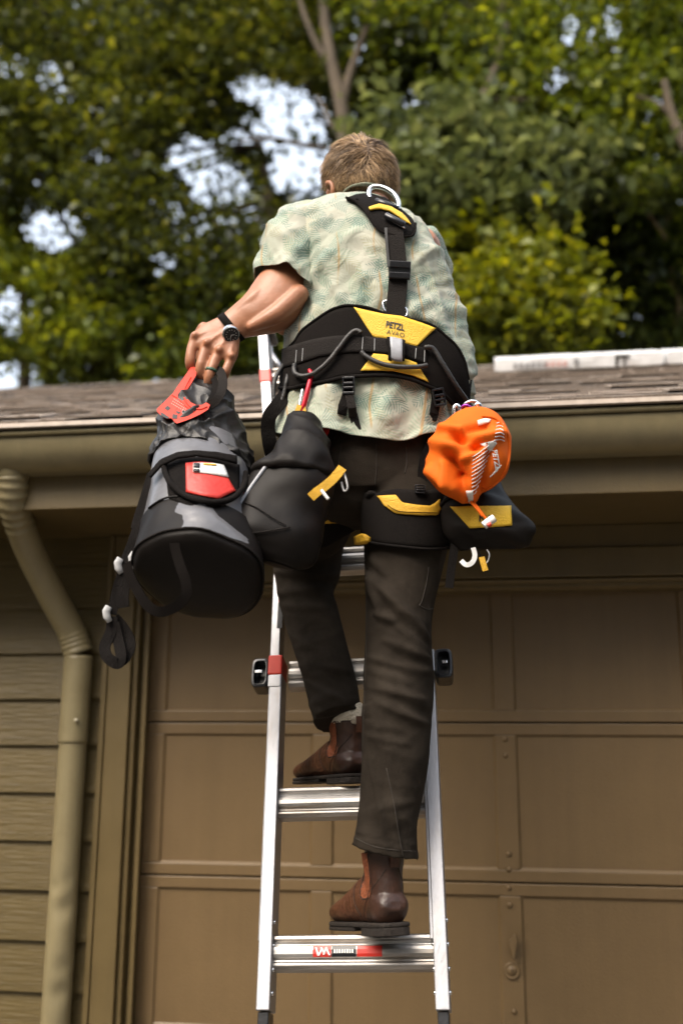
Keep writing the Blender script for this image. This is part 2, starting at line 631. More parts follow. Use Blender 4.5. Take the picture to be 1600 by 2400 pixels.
for rg in rings:
    for p in rg:
        for c, dpt, wd in dents:
            q = (p - c); q.y *= 0.5
            d = q.length
            p.y += dpt * exp(-(d / wd) ** 2)
b = MB(); b.rings(rings); b.build('lower_pipe', M_gutter, dsp, smooth=True)
sp = P(179, 1688, 3.118)
b = MB(); b.tube([sp + Vector((0, 0.006, 0)), sp + Vector((0, -0.004, 0)), sp + Vector((0, -0.007, 0))], [0.0055, 0.0055, 0.002], 10)
b.build('screw', mat('pale_screw', (0.6, 0.55, 0.42), 0.4, 0.3), dsp, smooth=True)

# --- roof with single shingles
roof = hpart('roof')
RY0, RZ0 = 2.64, 2.476
RY1 = 5.75
RZ1 = RZ0 + SL * (RY1 - RY0)
ang = math.atan(SL)
b = MB()
b.prism([(XL - 0.3, RY0 + 0.05, RZ0 + 0.012), (XL - 0.3, RY1, RZ1 - 0.012), (XL - 0.3, 2 * RY1 - RY0, RZ0), (XL - 0.3, 2 * RY1 - RY0, RZ0 - 0.02), (XL - 0.3, RY1, RZ1 - 0.04), (XL - 0.3, 2.80, RZ0 + 0.04)], (XR - XL + 0.6, 0, 0))
b.build('roof_deck', M_felt, roof)
EX = 0.116
ncourse = int((RY1 - RY0) / cos(ang) / EX)
shs = []
for v_ in range(6):
    q = random.Random(v_)
    th = 0.0065
    bm_ = MB()
    n = 7
    xs = [i / (n - 1) for i in range(n)]
    lo = [q.uniform(-0.004, 0.004) for _ in xs]
    vs = []
    for i, x in enumerate(xs):
        vs += [(x, lo[i], 0.0), (x, lo[i], th + q.uniform(-0.0012, 0.0012)), (x, 0.19, 0.0045), (x, 0.19, 0.0)]
    fs = []
    for i in range(n - 1):
        a, c = i * 4, i * 4 + 4
        fs += [(a + 1, c + 1, c + 2, a + 2), (a + 2, c + 2, c + 3, a + 3), (a + 3, c + 3, c, a)]
    nb = len(fs) + 2
    fs += [(0, 1, 2, 3), tuple((n - 1) * 4 + i for i in (3, 2, 1, 0))]
    bm_.add(vs, fs)
    bm_.add([vs[i * 4 + j] for i in range(n) for j in (0, 1)], [(2 * i, 2 * i + 2, 2 * i + 3, 2 * i + 1) for i in range(n - 1)], 1)
    o = bm_.build('shingle', None, None, mats=[M_shingle, M_core])
    shs.append(o)
slots = []
for c in range(ncourse):
    s = c * EX
    y, z = RY0 + s * cos(ang), RZ0 + s * sin(ang)
    x = XL - 0.3 - random.uniform(0, 0.2)
    while x < XR + 0.3:
        w = random.choice((0.11, 0.15, 0.19, 0.24, 0.3)) * random.uniform(0.85, 1.15)
        lift = random.choice((0.0, 0.0, 0.006, 0.008))
        slots.append((x, y, z, w, lift))
        x += w + 0.003
vis = []
rest = []
for sl in slots:
    u0, v0 = proj((sl[0], sl[1], sl[2]))
    u1, _ = proj((sl[0] + sl[3], sl[1], sl[2]))
    (vis if (u1 > -15 and u0 < 1615) else rest).append((u1 - u0, sl))
hid = lambda sl: 0
vis.sort(key=lambda t: -t[0])
rest += vis[300:]
vis = vis[:300]
used = set()
for wpx, (x, y, z, w, lift) in vis:
    i = random.randrange(6)
    loc = (x, y - lift * sin(ang), z + 0.005 + lift * cos(ang))
    if i not in used:
        used.add(i)
        o = shs[i]
        o.location, o.rotation_euler, o.scale = loc, (ang - 0.032, 0, 0), (w, 1, 1)
        attach(o, roof)
    else:
        copy_piece(shs[i], 'shingle', roof, loc, (ang - 0.032, 0, 0), (w, 1, 1))
b = MB()
for wpx, (x, y, z, w, lift) in rest:
    M = Matrix.Translation((x, y - lift * sin(ang), z + 0.005 + lift * cos(ang))) @ Matrix.Rotation(ang - 0.032, 4, 'X')
    b.box((0, random.uniform(-0.004, 0.004), 0), (w, 0.19, 0.009), M=M)
o = b.build('shingle_field', M_shingle, roof)
o['kind'] = 'stuff'
n = int((XR - XL + 0.6) / 0.2)
b = MB()
b.add([(0, -0.13, -0.056), (0.205, -0.13, -0.05), (0.205, 0, 0.008), (0, 0, 0), (0, 0.13, -0.056), (0.205, 0.13, -0.05)], [(0, 1, 2, 3), (3, 2, 5, 4)])
cap0 = b.build('ridge_cap', M_shingle, None)
cap0.location = (XL - 0.3, RY1, RZ1 + 0.022)
attach(cap0, roof)
for i in range(1, n):
    copy_piece(cap0, 'ridge_cap', roof, (XL - 0.3 + i * 0.2, RY1, RZ1 + 0.022))

# --- wrapped shingle bundles lying below the ridge
def bundle(u0, u1, vt, vb, Y, label, marks):
    a, c = P(u0, vb, Y), P(u1, vb, Y)
    L = c.x - a.x
    zr = RZ0 + SL * (Y - RY0) + 0.02
    t = thing('shingle_bundle', label, 'bundle', ((a.x + c.x) / 2, Y, zr), 'wrapped bundles on the roof')
    M = Matrix.Translation((a.x, Y, zr)) @ Matrix.Rotation(ang, 4, 'X')
    H = 0.072
    g = MB()
    nx, ny = 40, 8
    rings = []
    for i in range(nx + 1):
        x = L * i / nx
        e = min(1, min(i, nx - i) / 1 + 0.85)
        ring = []
        for j in range(24):
            q = 2 * pi * j / 24
            yy = 0.12 + 0.12 * (abs(cos(q)) ** 0.18) * (1 if cos(q) > 0 else -1)
            zz_ = H / 2 + H / 2 * e * (abs(sin(q)) ** 0.18) * (1 if sin(q) > 0 else -1)
            d = 0.003 * fbm((x * 3, yy * 5, zz_ * 9 + u0), 3.0)
            ring.append(M @ Vector((x, yy + d, max(zz_ + d, 0.001))))
        rings.append(ring)
    g.rings(rings)
    g.build('wrap', M_wrap, t, smooth=False)
    for (f0, f1, h0, h1, mt, kind) in marks:
        g = MB()
        x = f0 * L
        while x < f1 * L:
            w = 0.028 if kind == 'text' else (f1 - f0) * L
            if kind == 'text':
                g.box((x, -0.004, H * h0), (x + 0.006, -0.0075, H * h1), M=M)
                g.box((x + 0.012, -0.004, H * h0), (x + 0.018, -0.0075, H * h1), M=M)
                g.box((x + 0.0061, -0.004, H * (h0 + h1) / 2), (x + 0.0119, -0.0075, H * ((h0 + h1) / 2 + 0.12)), M=M)
            else:
                g.box((x, -0.004, H * h0), (x + w, -0.0075, H * h1), M=M)
            x += w
        g.build('print', mt, t)


bundle(1160, 1555, 822, 862, 4.62, 'long white plastic wrapped shingle bundle with black and red print below the ridge',
       [(0.11, 0.29, 0.2, 0.6, M_ink, 'text'), (0.30, 0.44, 0.2, 0.6, M_redink, 'text'), (0.47, 0.5, 0.3, 0.7, M_ink, 'box'), (0.715, 0.73, 0.1, 0.8, M_dark, 'box'), (0.73, 0.765, 0.62, 0.8, M_dark, 'box'), (0.765, 0.775, 0.1, 0.8, M_dark, 'box')])
bundle(1560, 1960, 832, 862, 4.64, 'white wrapped shingle bundle cut off by the right edge of the picture', [])

# ================================================================== TREES
def leafmat(name, cols, trans=0.45):
    m = bpy.data.materials.new(name)
    m.use_nodes = True
    nt = m.node_tree
    N, L = nt.nodes, nt.links
    N.remove(N['Principled BSDF'])
    at = N.new('ShaderNodeAttribute')
    at.attribute_name = 'tint'
    rp_ = N.new('ShaderNodeValToRGB')
    el = rp_.color_ramp.elements
    while len(el) < len(cols):
        el.new(0.5)
    for i, c in enumerate(cols):
        el[i].position = i / (len(cols) - 1)
        el[i].color = (*c, 1)
    L.new(at.outputs['Fac'], rp_.inputs[0])
    d = N.new('ShaderNodeBsdfDiffuse')
    t = N.new('ShaderNodeBsdfTranslucent')
    g = N.new('ShaderNodeBsdfGlossy')
    g.inputs['Roughness'].default_value = 0.45
    g.inputs['Color'].default_value = (0.6, 0.62, 0.6, 1)
    hs = N.new('ShaderNodeHueSaturation')
    hs.inputs['Hue'].default_value = 0.47
    hs.inputs['Saturation'].default_value = 1.15
    hs.inputs['Value'].default_value = 1.7
    L.new(rp_.outputs[0], d.inputs[0])
    L.new(rp_.outputs[0], hs.inputs['Color'])
    L.new(hs.outputs[0], t.inputs[0])
    a = N.new('ShaderNodeMixShader')
    a.inputs[0].default_value = trans
    L.new(d.outputs[0], a.inputs[1])
    L.new(t.outputs[0], a.inputs[2])
    a2 = N.new('ShaderNodeMixShader')
    a2.inputs[0].default_value = 0.06
    L.new(a.outputs[0], a2.inputs[1])
    L.new(g.outputs[0], a2.inputs[2])
    L.new(a2.outputs[0], N['Material Output'].inputs[0])
    return m


LEAF_DARK = leafmat('dark_leaf', [(0.016, 0.022, 0.006), (0.06, 0.078, 0.014), (0.165, 0.178, 0.034)], 0.42)
LEAF_MID = leafmat('mid_leaf', [(0.024, 0.036, 0.008), (0.086, 0.124, 0.02), (0.21, 0.245, 0.04)], 0.45)
LEAF_YEL = leafmat('yellow_green_leaf', [(0.045, 0.06, 0.012), (0.125, 0.155, 0.022), (0.25, 0.265, 0.04)], 0.45)
LEAF_GREY = leafmat('grey_green_leaf', [(0.04, 0.055, 0.02), (0.1, 0.13, 0.045), (0.2, 0.23, 0.09)], 0.40)
M_bark = mat('dark_bark', (0.075, 0.055, 0.035), 0.9, var=0.35, vscale=9, bump=0.8, bscale=14, stretch=(1, 1, 0.3))
M_twig = mat('tan_branch', (0.24, 0.155, 0.075), 0.8, var=0.3, vscale=12)

# openings in the canopy where the sky shows: u, v, half width, half height, strength
GAPS = [(600, 205, 70, 35, .95), (690, 250, 75, 55, .97), (735, 310, 40, 90, .97), (640, 310, 70, 45, .8), (700, 400, 75, 55, .97), (585, 330, 60, 35, .8), (460, 370, 75, 50, .9),
        (500, 430, 80, 55, .92), (545, 490, 70, 40, .8), (430, 520, 60, 50, .7), (450, 600, 90, 70, .55), (380, 620, 40, 30, .9), (350, 460, 60, 60, .5), (600, 560, 50, 50, .6), (450, 700, 40, 30, .7),
        (125, 540, 80, 50, .97), (30, 735, 48, 62, .97), (25, 885, 60, 40, .95), (20, 160, 45, 35, .75), (115, 180, 40, 30, .75), (150, 225, 30, 22, .8), (223, 258, 16, 18, .95), (88, 422, 16, 22, .95),
        (55, 465, 30, 30, .6), (235, 370, 35, 16, .85), (50, 600, 30, 30, .5), (125, 700, 20, 25, .7), (225, 860, 22, 18, .9), (170, 640, 20, 24, .6),
        (838, 105, 22, 60, .95), (855, 175, 14, 18, .9), (770, 60, 20, 24, .8), (700, 95, 50, 40, .45), (955, 215, 20, 55, .85), (985, 250, 30, 30, .9), (1005, 150, 28, 24, .8), (930, 290, 50, 24, .7), (840, 290, 40, 30, .7),
        (1300, 190, 32, 34, .96), (1335, 75, 30, 45, .85), (1345, 120, 26, 24, .85), (1430, 45, 28, 40, .85), (1425, 110, 40, 25, .7), (1555, 225, 26, 36, .92), (1515, 275, 22, 24, .9), (1335, 290, 30, 16, .7), (1390, 95, 24, 34, .6),
        (1090, 5, 40, 14, .7), (1550, 365, 18, 14, .6), (1480, 740, 18, 14, .7), (1050, 640, 10, 10, .6), (1375, 640, 14, 12, .7), (1260, 650, 14, 12, .6), (1465, 790, 14, 12, .6), (1250, 790, 14, 10, .6), (1140, 520, 16, 10, .5),
        (345, 690, 24, 18, .5), (245, 700, 20, 14, .7), (70, 800, 26, 18, .5), (480, 800, 20, 14, .5), (350, 800, 16, 12, .6)]
GA = np.array(GAPS)
GA[:, 2:4] *= 0.8


def gap_keep(u, v):
    """chance that a leaf at photo position (u, v) stays"""
    d = ((u[:, None] - GA[None, :, 0]) / GA[None, :, 2]) ** 2 + ((v[:, None] - GA[None, :, 1]) / GA[None, :, 3]) ** 2
    s = np.where(d < 1.0, GA[None, :, 4], GA[None, :, 4] * np.clip(1.5 - 0.5 * d, 0, 1) * (d < 3)).max(1)
    return 1 - s


_R = np.array(_rt); _U = np.array(_up); _F = np.array(_fw); _C = np.array(CAM)


def nproj(p):
    d = p - _C
    z = d @ _F
    return PW / 2 + FPX * (d @ _R) / z, PH / 2 - FPX * (d @ _U) / z


def leaves(name, pts, size, material, parent, upbias=0.55, tint0=0.5):
    n = len(pts)
    nrm = rng.normal(size=(n, 3))
    nrm[:, 2] = np.abs(nrm[:, 2]) + upbias
    nrm /= np.linalg.norm(nrm, axis=1)[:, None]
    t = rng.normal(size=(n, 3))
    t -= nrm * (t * nrm).sum(1)[:, None]
    t /= np.linalg.norm(t, axis=1)[:, None]
    s = np.cross(nrm, t)
    L = size * rng.uniform(0.5, 1.1, n)[:, None]
    W = L * rng.uniform(0.45, 0.62, n)[:, None]
    dr = nrm * L * 0.16
    v = np.stack([pts - t * L * 0.5, pts + s * W * 0.5 - t * L * 0.05 + dr, pts + t * L * 0.5 - dr, pts - s * W * 0.5 - t * L * 0.05 + dr], 1).reshape(-1, 3)
    me = bpy.data.meshes.new(name)
    me.vertices.add(4 * n)
    me.vertices.foreach_set('co', v.ravel())
    me.loops.add(4 * n)
    me.loops.foreach_set('vertex_index', np.arange(4 * n))
    me.polygons.add(n)
    me.polygons.foreach_set('loop_start', np.arange(n) * 4)
    me.update()
    at = me.attributes.new('tint', 'FLOAT', 'POINT')
    tn = np.clip(rng.normal(tint0 - 0.12, 0.22, n) + (rng.random(n) < 0.16) * rng.uniform(0.25, 0.6, n), 0, 1)  # a share of leaves tinted brighter, imitating lit flecks against shaded foliage
    at.data.foreach_set('value', np.repeat(tn, 4))
    me.materials.append(material)
    o = bpy.data.objects.new(name, me)
    COL.objects.link(o)
    if parent is not None:
        attach(o, parent)
    return o


def crown_points(regions, Y0, Y1, nclump, nleaf, rclump):
    """leaf positions gathered in clumps; regions are ellipses (u, v, ru, rv) seen at depth Y0..Y1"""
    tot = sum(r[2] * r[3] for r in regions)
    out = []
    cl = []
    for (u, v, ru, rv) in regions:
        k = max(3, int(nclump * ru * rv / tot))
        for _ in range(k):
            a = random.uniform(0, 2 * pi)
            q = sqrt(random.random())
            Y = random.uniform(Y0, Y1)
            uu, vv = u + ru * q * cos(a), v + rv * q * sin(a)
            if random.random() > gap_keep(np.array([uu]), np.array([vv]))[0] + 0.15:
                continue
            cl.append((P(uu, vv, Y), rclump * random.uniform(0.6, 1.35)))
    for c, r in cl:
        p = rng.normal(size=(int(nleaf * 1.7), 3)) * np.array([1, 1, 0.5]) * r * 0.55 + np.array(c)
        out.append(p)
    p = np.concatenate(out)
    u, v = nproj(p)
    keep = rng.random(len(p)) < gap_keep(u, v) ** 1.3 * 0.92 + 0.075
    keep &= ~((p[:, 1] < 6.6) & (p[:, 2] < 4.2))
    keep &= p[:, 2] > GZ + 0.1
    return p[keep], cl


def limb(b, pts, r0, r1, wob=0.0):
    cs = catmull([tuple(p) for p in pts], 8)
    K = len(cs)
    cs = [Vector(c) + Vector((random.uniform(-wob, wob), 0, random.uniform(-wob, wob))) for c in cs]
    b.tube(cs, [r0 + (r1 - r0) * (i / (K - 1)) ** 0.8 for i in range(K)], 9)


def tree(label, regions, Y0, Y1, trunk, nclump, nleaf, size, material, rclump=0.45, tint0=0.5, r_trunk=0.16, limbs=(), forks=()):
    """trunk: list of photo points (u, v) from low to high at the mean depth; carried on down to the ground"""
    Ym = (Y0 + Y1) / 2
    pts = [P(u, v, Ym) for u, v in trunk]
    base = Vector((pts[0].x + random.uniform(-0.3, 0.3), max(pts[0].y, 6.4), GZ - 0.05))
    t = thing('broadleaf_tree', label, 'tree', tuple(base), 'trees beyond the roof')
    b = MB()
    path = [base, base.lerp(pts[0], 0.5) + Vector((0.05, 0.05, 0))] + pts
    limb(b, path, r_trunk * 1.5, r_trunk * 0.35)
    p, cl = crown_points(regions, Y0, Y1, nclump, nleaf, rclump)
    top = pts
    for (c, r) in random.sample(cl, min(len(cl), 16)):
        st = min(top, key=lambda q: (q - c).length) if random.random() < 0.6 else random.choice(top)
        mid = st.lerp(c, 0.5) + Vector((random.uniform(-.15, .15), random.uniform(-.15, .15), random.uniform(-.1, .25)))
        limb(b, [st, mid, c], r_trunk * 0.28, 0.012)
    for lp, r in forks:
        limb(b, [P(u, v, Y) for u, v, Y in lp], r, r * 0.5)
    b.build('trunk', M_bark, t, smooth=True)
    for lp, r in limbs:
        b2 = MB()
        limb(b2, [P(u, v, Y) for u, v, Y in lp], r, r * 0.45)
        b2.build('bare_branch', M_twig, t, smooth=True)
    leaves('crown', p, size, material, t, tint0=tint0)
    return t


tree('tall tree on the left with dense dark foliage across the top corner', [(150, 120, 330, 220), (450, 120, 300, 170), (60, 320, 240, 130), (330, 300, 230, 110), (120, 420, 220, 90)], 9.0, 12.5,
     [(250, 700), (300, 480), (350, 300), (420, 120), (450, -40)], 190, 120, 0.15, LEAF_DARK, 0.55, 0.45, 0.17)
tree('dark leaved tree speckled with sky left of the man', [(430, 480, 230, 190), (520, 620, 170, 130), (300, 560, 160, 130)], 8.5, 11.0,
     [(640, 800), (650, 620), (630, 470), (610, 340)], 120, 105, 0.135, LEAF_DARK, 0.5, 0.35, 0.1)
tree('tree with tall forked trunk rising behind the head of the man', [(820, 60, 300, 160), (700, 120, 180, 110), (980, 150, 200, 160), (840, 250, 120, 90)], 8.5, 11.0,
     [(812, 420), (808, 330), (790, 220), (765, 110), (740, -40)], 120, 120, 0.14, LEAF_DARK, 0.5, 0.5, 0.13, forks=[([(815, 450, 8.2), (808, 330, 8.2), (798, 240, 8.2), (778, 150, 8.2), (762, 60, 8.3), (752, -40, 8.4)], 0.085), ([(800, 250, 8.2), (818, 180, 8.2), (838, 120, 8.2), (868, 40, 8.2), (880, -40, 8.2)], 0.05), ([(778, 160, 8.2), (745, 110, 8.2), (715, 40, 8.2), (690, -40, 8.3)], 0.04), ([(806, 320, 8.2), (775, 290, 8.2), (758, 250, 8.2), (742, 225, 8.2)], 0.025)],
     limbs=[([(765, 348, 9.6), (700, 338, 9.5), (640, 325, 9.5), (560, 330, 9.6)], 0.035)])
tree('tree with leaning mossy trunk right of the head', [(1080, 130, 250, 190), (1020, 330, 190, 120), (1200, 250, 160, 160)], 8.2, 10.5,
     [(1080, 460), (1100, 330), (1150, 180), (1165, 40), (1180, -60)], 120, 115, 0.14, LEAF_MID, 0.5, 0.3, 0.15, forks=[([(1085, 345, 7.9), (1105, 290, 7.9), (1135, 225, 7.9), (1160, 160, 8.0), (1185, 60, 8.1)], 0.075), ([(1160, 235, 8.0), (1240, 236, 8.0), (1330, 232, 8.0)], 0.03)])
tree('tree in the top right corner with a bent branching trunk', [(1450, 150, 260, 230), (1560, 330, 170, 170), (1330, 250, 140, 130)], 8.0, 10.5,
     [(1680, 520), (1590, 300), (1550, 190), (1500, 60)], 125, 115, 0.13, LEAF_MID, 0.5, 0.5, 0.11, forks=[([(1640, 400, 7.8), (1595, 320, 7.8), (1570, 260, 7.8), (1555, 190, 7.8)], 0.06), ([(1575, 270, 7.8), (1530, 240, 7.8), (1490, 225, 7.8)], 0.03)],
     limbs=[([(1440, 430, 9.0), (1500, 480, 8.9), (1560, 560, 8.9)], 0.02)])
tree('grey green tree with large drooping leaves right of the shoulder', [(1050, 400, 190, 130), (1180, 420, 170, 110), (980, 340, 110, 90)], 7.4, 8.8,
     [(1030, 760), (1060, 560), (1100, 420)], 70, 95, 0.17, LEAF_GREY, 0.42, 0.5, 0.09,
     limbs=[([(1330, 410, 8.0), (1365, 395, 8.0), (1310, 350, 8.0), (1262, 358, 8.0)], 0.02), ([(1225, 300, 8.2), (1200, 255, 8.2), (1190, 240, 8.2)], 0.016), ([(1290, 505, 8.1), (1262, 470, 8.1), (1232, 440, 8.1)], 0.024), ([(1290, 507, 8.1), (1250, 505, 8.1), (1210, 508, 8.1)], 0.017), ([(1290, 505, 8.1), (1286, 470, 8.1), (1280, 445, 8.1)], 0.017)])
tree('sunlit yellow green tree low on the right beside the belt', [(1150, 660, 120, 130), (1230, 720, 140, 110), (1120, 780, 130, 70)], 7.2, 8.4,
     [(1170, 860), (1165, 760), (1150, 650)], 80, 90, 0.13, LEAF_YEL, 0.36, 0.6, 0.07)
tree('deep green tree filling the right side above the white bundles', [(1450, 560, 250, 170), (1560, 720, 180, 140), (1330, 640, 160, 150), (1300, 520, 160, 110)], 9.5, 12.5,
     [(1420, 860), (1430, 700), (1440, 540)], 150, 110, 0.15, LEAF_MID, 0.55, 0.35, 0.12,
     limbs=[([(1585, 760, 9.6), (1590, 700, 9.6), (1570, 660, 9.6), (1572, 630, 9.6)], 0.03), ([(1445, 720, 9.8), (1410, 690, 9.8), (1370, 660, 9.8)], 0.02), ([(1560, 530, 9.6), (1570, 500, 9.6), (1600, 485, 9.6)], 0.018)])
tree('bright green tree low on the far left above the roof', [(60, 700, 230, 140), (250, 720, 190, 130), (120, 830, 260, 80)], 9.5, 12.5,
     [(180, 880), (190, 760), (180, 640)], 150, 105, 0.15, LEAF_MID, 0.5, 0.7, 0.1)
tree('green tree behind the watch and hand of the man', [(430, 780, 190, 100), (560, 760, 150, 110), (620, 680, 120, 110)], 9.0, 12.0,
     [(480, 880), (490, 790), (480, 680)], 110, 105, 0.15, LEAF_MID, 0.5, 0.5, 0.1)
tree('yellowing tree at the left edge of the picture', [(20, 420, 150, 140), (150, 600, 150, 90), (-60, 260, 120, 150)], 11.0, 13.5,
     [(60, 800), (50, 600), (30, 420)], 90, 100, 0.16, LEAF_YEL, 0.55, 0.55, 0.1)
tree('tree standing behind the right shoulder of the man', [(960, 560, 130, 170), (1090, 600, 120, 110), (900, 480, 120, 130)], 10.5, 13.0,
     [(1010, 860), (1000, 700), (990, 540)], 90, 105, 0.15, LEAF_MID, 0.5, 0.25, 0.1)
# far wood closing the view between the stems
p, _ = crown_points([(800, 560, 1300, 200), (200, 780, 700, 130), (1300, 740, 700, 150), (300, 200, 600, 260), (1300, 200, 600, 260), (800, 60, 600, 120)], 15.0, 20.0, 420, 75, 0.9)
o = leaves('wood', p, 0.3, LEAF_DARK, None, tint0=0.3)
o['kind'] = 'stuff'
tag(o, 'far dark woodland mass between the nearer trees', 'woodland')
# unseen woodland added behind the camera to shut off the low sky
pp = []
for _ in range(420):
    a = random.uniform(radians(150), radians(390))
    R_ = random.uniform(9.5, 13)
    c = np.array([R_ * cos(a), R_ * sin(a) - 0.5, random.uniform(0.6, 8.5)])
    pp.append(rng.normal(size=(85, 3)) * np.array([0.9, 0.9, 0.7]) + c)
p = np.concatenate(pp)
p = p[p[:, 2] > GZ + 0.2]
o = leaves('unseen_shade_wood', p, 0.5, LEAF_DARK, None, tint0=0.3)
o['kind'] = 'stuff'
tag(o, 'unseen woodland added behind the viewer to shut off the low sky', 'woodland')

# ================================================================== THE LADDER
M_alu = mat('brushed_aluminium', (0.42, 0.42, 0.44), 0.42, 0.8, var=0.1, vscale=30, stretch=(1, 1, 0.15), bump=0.05, bscale=200, rvar=0.12, dirt=(0.35, 0.3, 0.25), dscale=22, damt=0.45)
M_rung = mat('worn_aluminium_rung', (0.42, 0.4, 0.38), 0.38, 0.85, var=0.15, vscale=40, stretch=(0.2, 1, 1), rvar=0.15, dirt=(0.24, 0.17, 0.1), dscale=25, damt=0.7)
M_blackp = mat('black_plastic', (0.012, 0.012, 0.014), 0.28, var=0.1, bump=0.05)
M_redp = mat('red_plastic', (0.5, 0.03, 0.015), 0.4, var=0.1)
M_sticker = mat('sticker_red', (0.55, 0.03, 0.02), 0.35, var=0.1)
M_white = mat('white_print', (0.75, 0.75, 0.73), 0.5, var=0.03)
M_steel = mat('polished_steel', (0.75, 0.76, 0.78), 0.2, 1.0, var=0.05)

LA = P(827, 2233, 2.15)
_t = radians(2.2)
LR = Vector((cos(_t), 0, sin(_t)))
_U0 = Vector((0, cos(radians(71)), sin(radians(71))))
LU = (_U0 - LR * _U0.dot(LR)).normalized()
LN = LR.cross(LU).normalized()                 # towards the camera when negative y
if LN.y > 0:
    LN = -LN
RS = 0.305


def LP(x, s, n=0.0):
    return LA + LR * x + LU * s + LN * n


def rail_x(u, s, n):
    """where across the ladder the photo column u lies, at height s along it"""
    lo, hi = -0.6, 0.6
    for _ in range(40):
        mid = (lo + hi) / 2
        if proj(LP(mid, s, n))[0] < u:
            lo = mid
        else:
            hi = mid
    return lo


def s_of_v(v, x=-0.19, n=0.0):
    lo, hi = -1.5, 3.0
    for _ in range(40):
        mid = (lo + hi) / 2
        if proj(LP(x, mid, n))[1] > v:
            lo = mid
        else:
            hi = mid
    return lo


ladder = thing('extension_ladder', 'aluminium multi section ladder leaning on the gutter under the man', 'ladder', tuple(LP(0, -1.05)))


def bar(p0, p1, across, deep, name, material, bevel=0.002, parent=None):
    """rectangular rail from p0 to p1: across along the rungs, deep along the ladder normal"""
    g = MB()
    rings = []
    for p in (p0, p1):
        rings.append([p - LR * across / 2 - LN * deep / 2, p + LR * across / 2 - LN * deep / 2, p + LR * across / 2 + LN * deep / 2, p - LR * across / 2 + LN * deep / 2])
    g.rings(rings)
    return g.build(name, material, parent or ladder, bevel=bevel)


def rung(s, x0, x1, n0=0.0):
    g = MB()
    prof = []
    # three ribs on the face that looks at the camera: (along the ladder, out)
    sh = [(0.032, -0.018), (0.034, 0.006), (0.031, 0.013), (0.024, 0.014), (0.020, 0.008), (0.014, 0.007), (0.011, 0.0155), (0.004, 0.0175), (-0.004, 0.0175), (-0.010, 0.0155), (-0.013, 0.007),
          (-0.018, 0.008), (-0.021, 0.014), (-0.026, 0.014), (-0.032, 0.006), (-0.035, -0.018)]
    g.prism([LP(x0, s + a * 1.0, n0 + b_) for a, b_ in sh], LR * (x1 - x0))
    return g.build('rung', M_rung, ladder, bevel=0.0012)


# lower (outer) section: rails traced from the picture
sB = s_of_v(2372)
sJ = s_of_v(1594)
NF = 0.02
xl = {s_: rail_x(u, s_, NF) for s_, u in ((sB, 618), (s_of_v(1900), 641), (sJ, 648))}
xlB, xlJ = rail_x(618, sB, NF), rail_x(648.5, sJ, NF)
xrB, xrJ = rail_x(1038, sB, NF), rail_x(1012, s_of_v(1800), NF)
# straight line carried to the foot on the drive
def line(sa, xa, sb, xb, s):
    return xa + (xb - xa) * (s - sa) / (sb - sa)
s_foot = (GZ - LA.z) / LU.z + 0.02
sR8 = s_of_v(1800)
for (sa, xa, sb, xb) in ((sB, xlB, sJ, xlJ), (sB, xrB, sR8, xrJ)):
    x1 = line(sa, xa, sb, xb, sJ + 0.005)
    x0 = line(sa, xa, sb, xb, sB)
    bar(LP(x0, sB), LP(x1, sJ + 0.005), 0.0275, 0.064, 'rail', M_alu)
    xf = line(sa, xa, sb, xb, s_foot)
    bar(LP(xf, s_foot + 0.03), LP(line(sa, xa, sb, xb, sB - 0.002), sB - 0.002), 0.022, 0.05, 'leg_extension', M_blackp)
    bar(LP(xf, s_foot - 0.01), LP(xf, s_foot + 0.03), 0.035, 0.075, 'rubber_foot', M_blackp, 0.006)
    for dd in (0.012, 0.055, 0.10, 0.145):       # rivets on the inner and outer faces
        for sg in (-1, 1):
            c = LP(line(sa, xa, sb, xb, sB + dd + 0.02) + sg * 0.0145, sB + dd + 0.02, 0.014)
            g = MB(); g.tube([c - LR * 0.002 * sg, c + LR * 0.0022 * sg, c + LR * 0.0032 * sg], [0.0048, 0.0045, 0.002], 8); g.build('rivet', M_steel, ladder, smooth=True)
lx = lambda s: line(sB, xlB, sJ, xlJ, s)
rx = lambda s: line(sB, xrB, sR8, xrJ, s)
rung(0.0, lx(0) + 0.0135, rx(0) - 0.0135)
rung(RS, lx(RS) + 0.0135, rx(RS) - 0.0135)
rung(-RS, lx(-RS) + 0.0135, rx(-RS) - 0.0135)
# warning sticker on the lowest rung in view
def rung_sticker(u0, u1, material):
    a, c = rail_x(u0, 0.0, 0.018), rail_x(u1, 0.0, 0.018)
    g = MB()
    sh = [(0.0105, 0.0163), (0.004, 0.0181), (-0.004, 0.0181), (-0.0098, 0.0163)]
    for i in range(3):
        (a0, b0), (a1, b1) = sh[i], sh[i + 1]
        g.add([LP(a, a0, b0), LP(c, a0, b0), LP(c, a1, b1), LP(a, a1, b1)], [(0, 1, 2, 3)])
    return g.build('warning_sticker', material, ladder)
rung_sticker(733, 776, M_sticker)
rung_sticker(777, 834, M_blackp)
rung_sticker(836, 895, M_sticker)
g = MB()
for (ua, ub, sa_, sb_) in ((738, 744, 0.008, -0.008), (744, 752, -0.008, 0.006), (750, 758, 0.008, -0.004), (756, 762, -0.006, 0.008), (762, 770, 0.007, -0.007)):
    xa, xb = rail_x(ua, 0, 0.018), rail_x(ub, 0, 0.018)
    g.add([LP(xa, sa_, 0.0192), LP(xa + 0.004, sa_, 0.0192), LP(xb + 0.004, sb_, 0.0192), LP(xb, sb_, 0.0192)], [(0, 1, 2, 3)])
for u in range(782, 826, 6):
    xa = rail_x(u, 0, 0.018)
    g.add([LP(xa, 0.004, 0.0192), LP(xa + 0.0034, 0.004, 0.0192), LP(xa + 0.0034, -0.003, 0.0192), LP(xa, -0.003, 0.0192)], [(0, 1, 2, 3)])
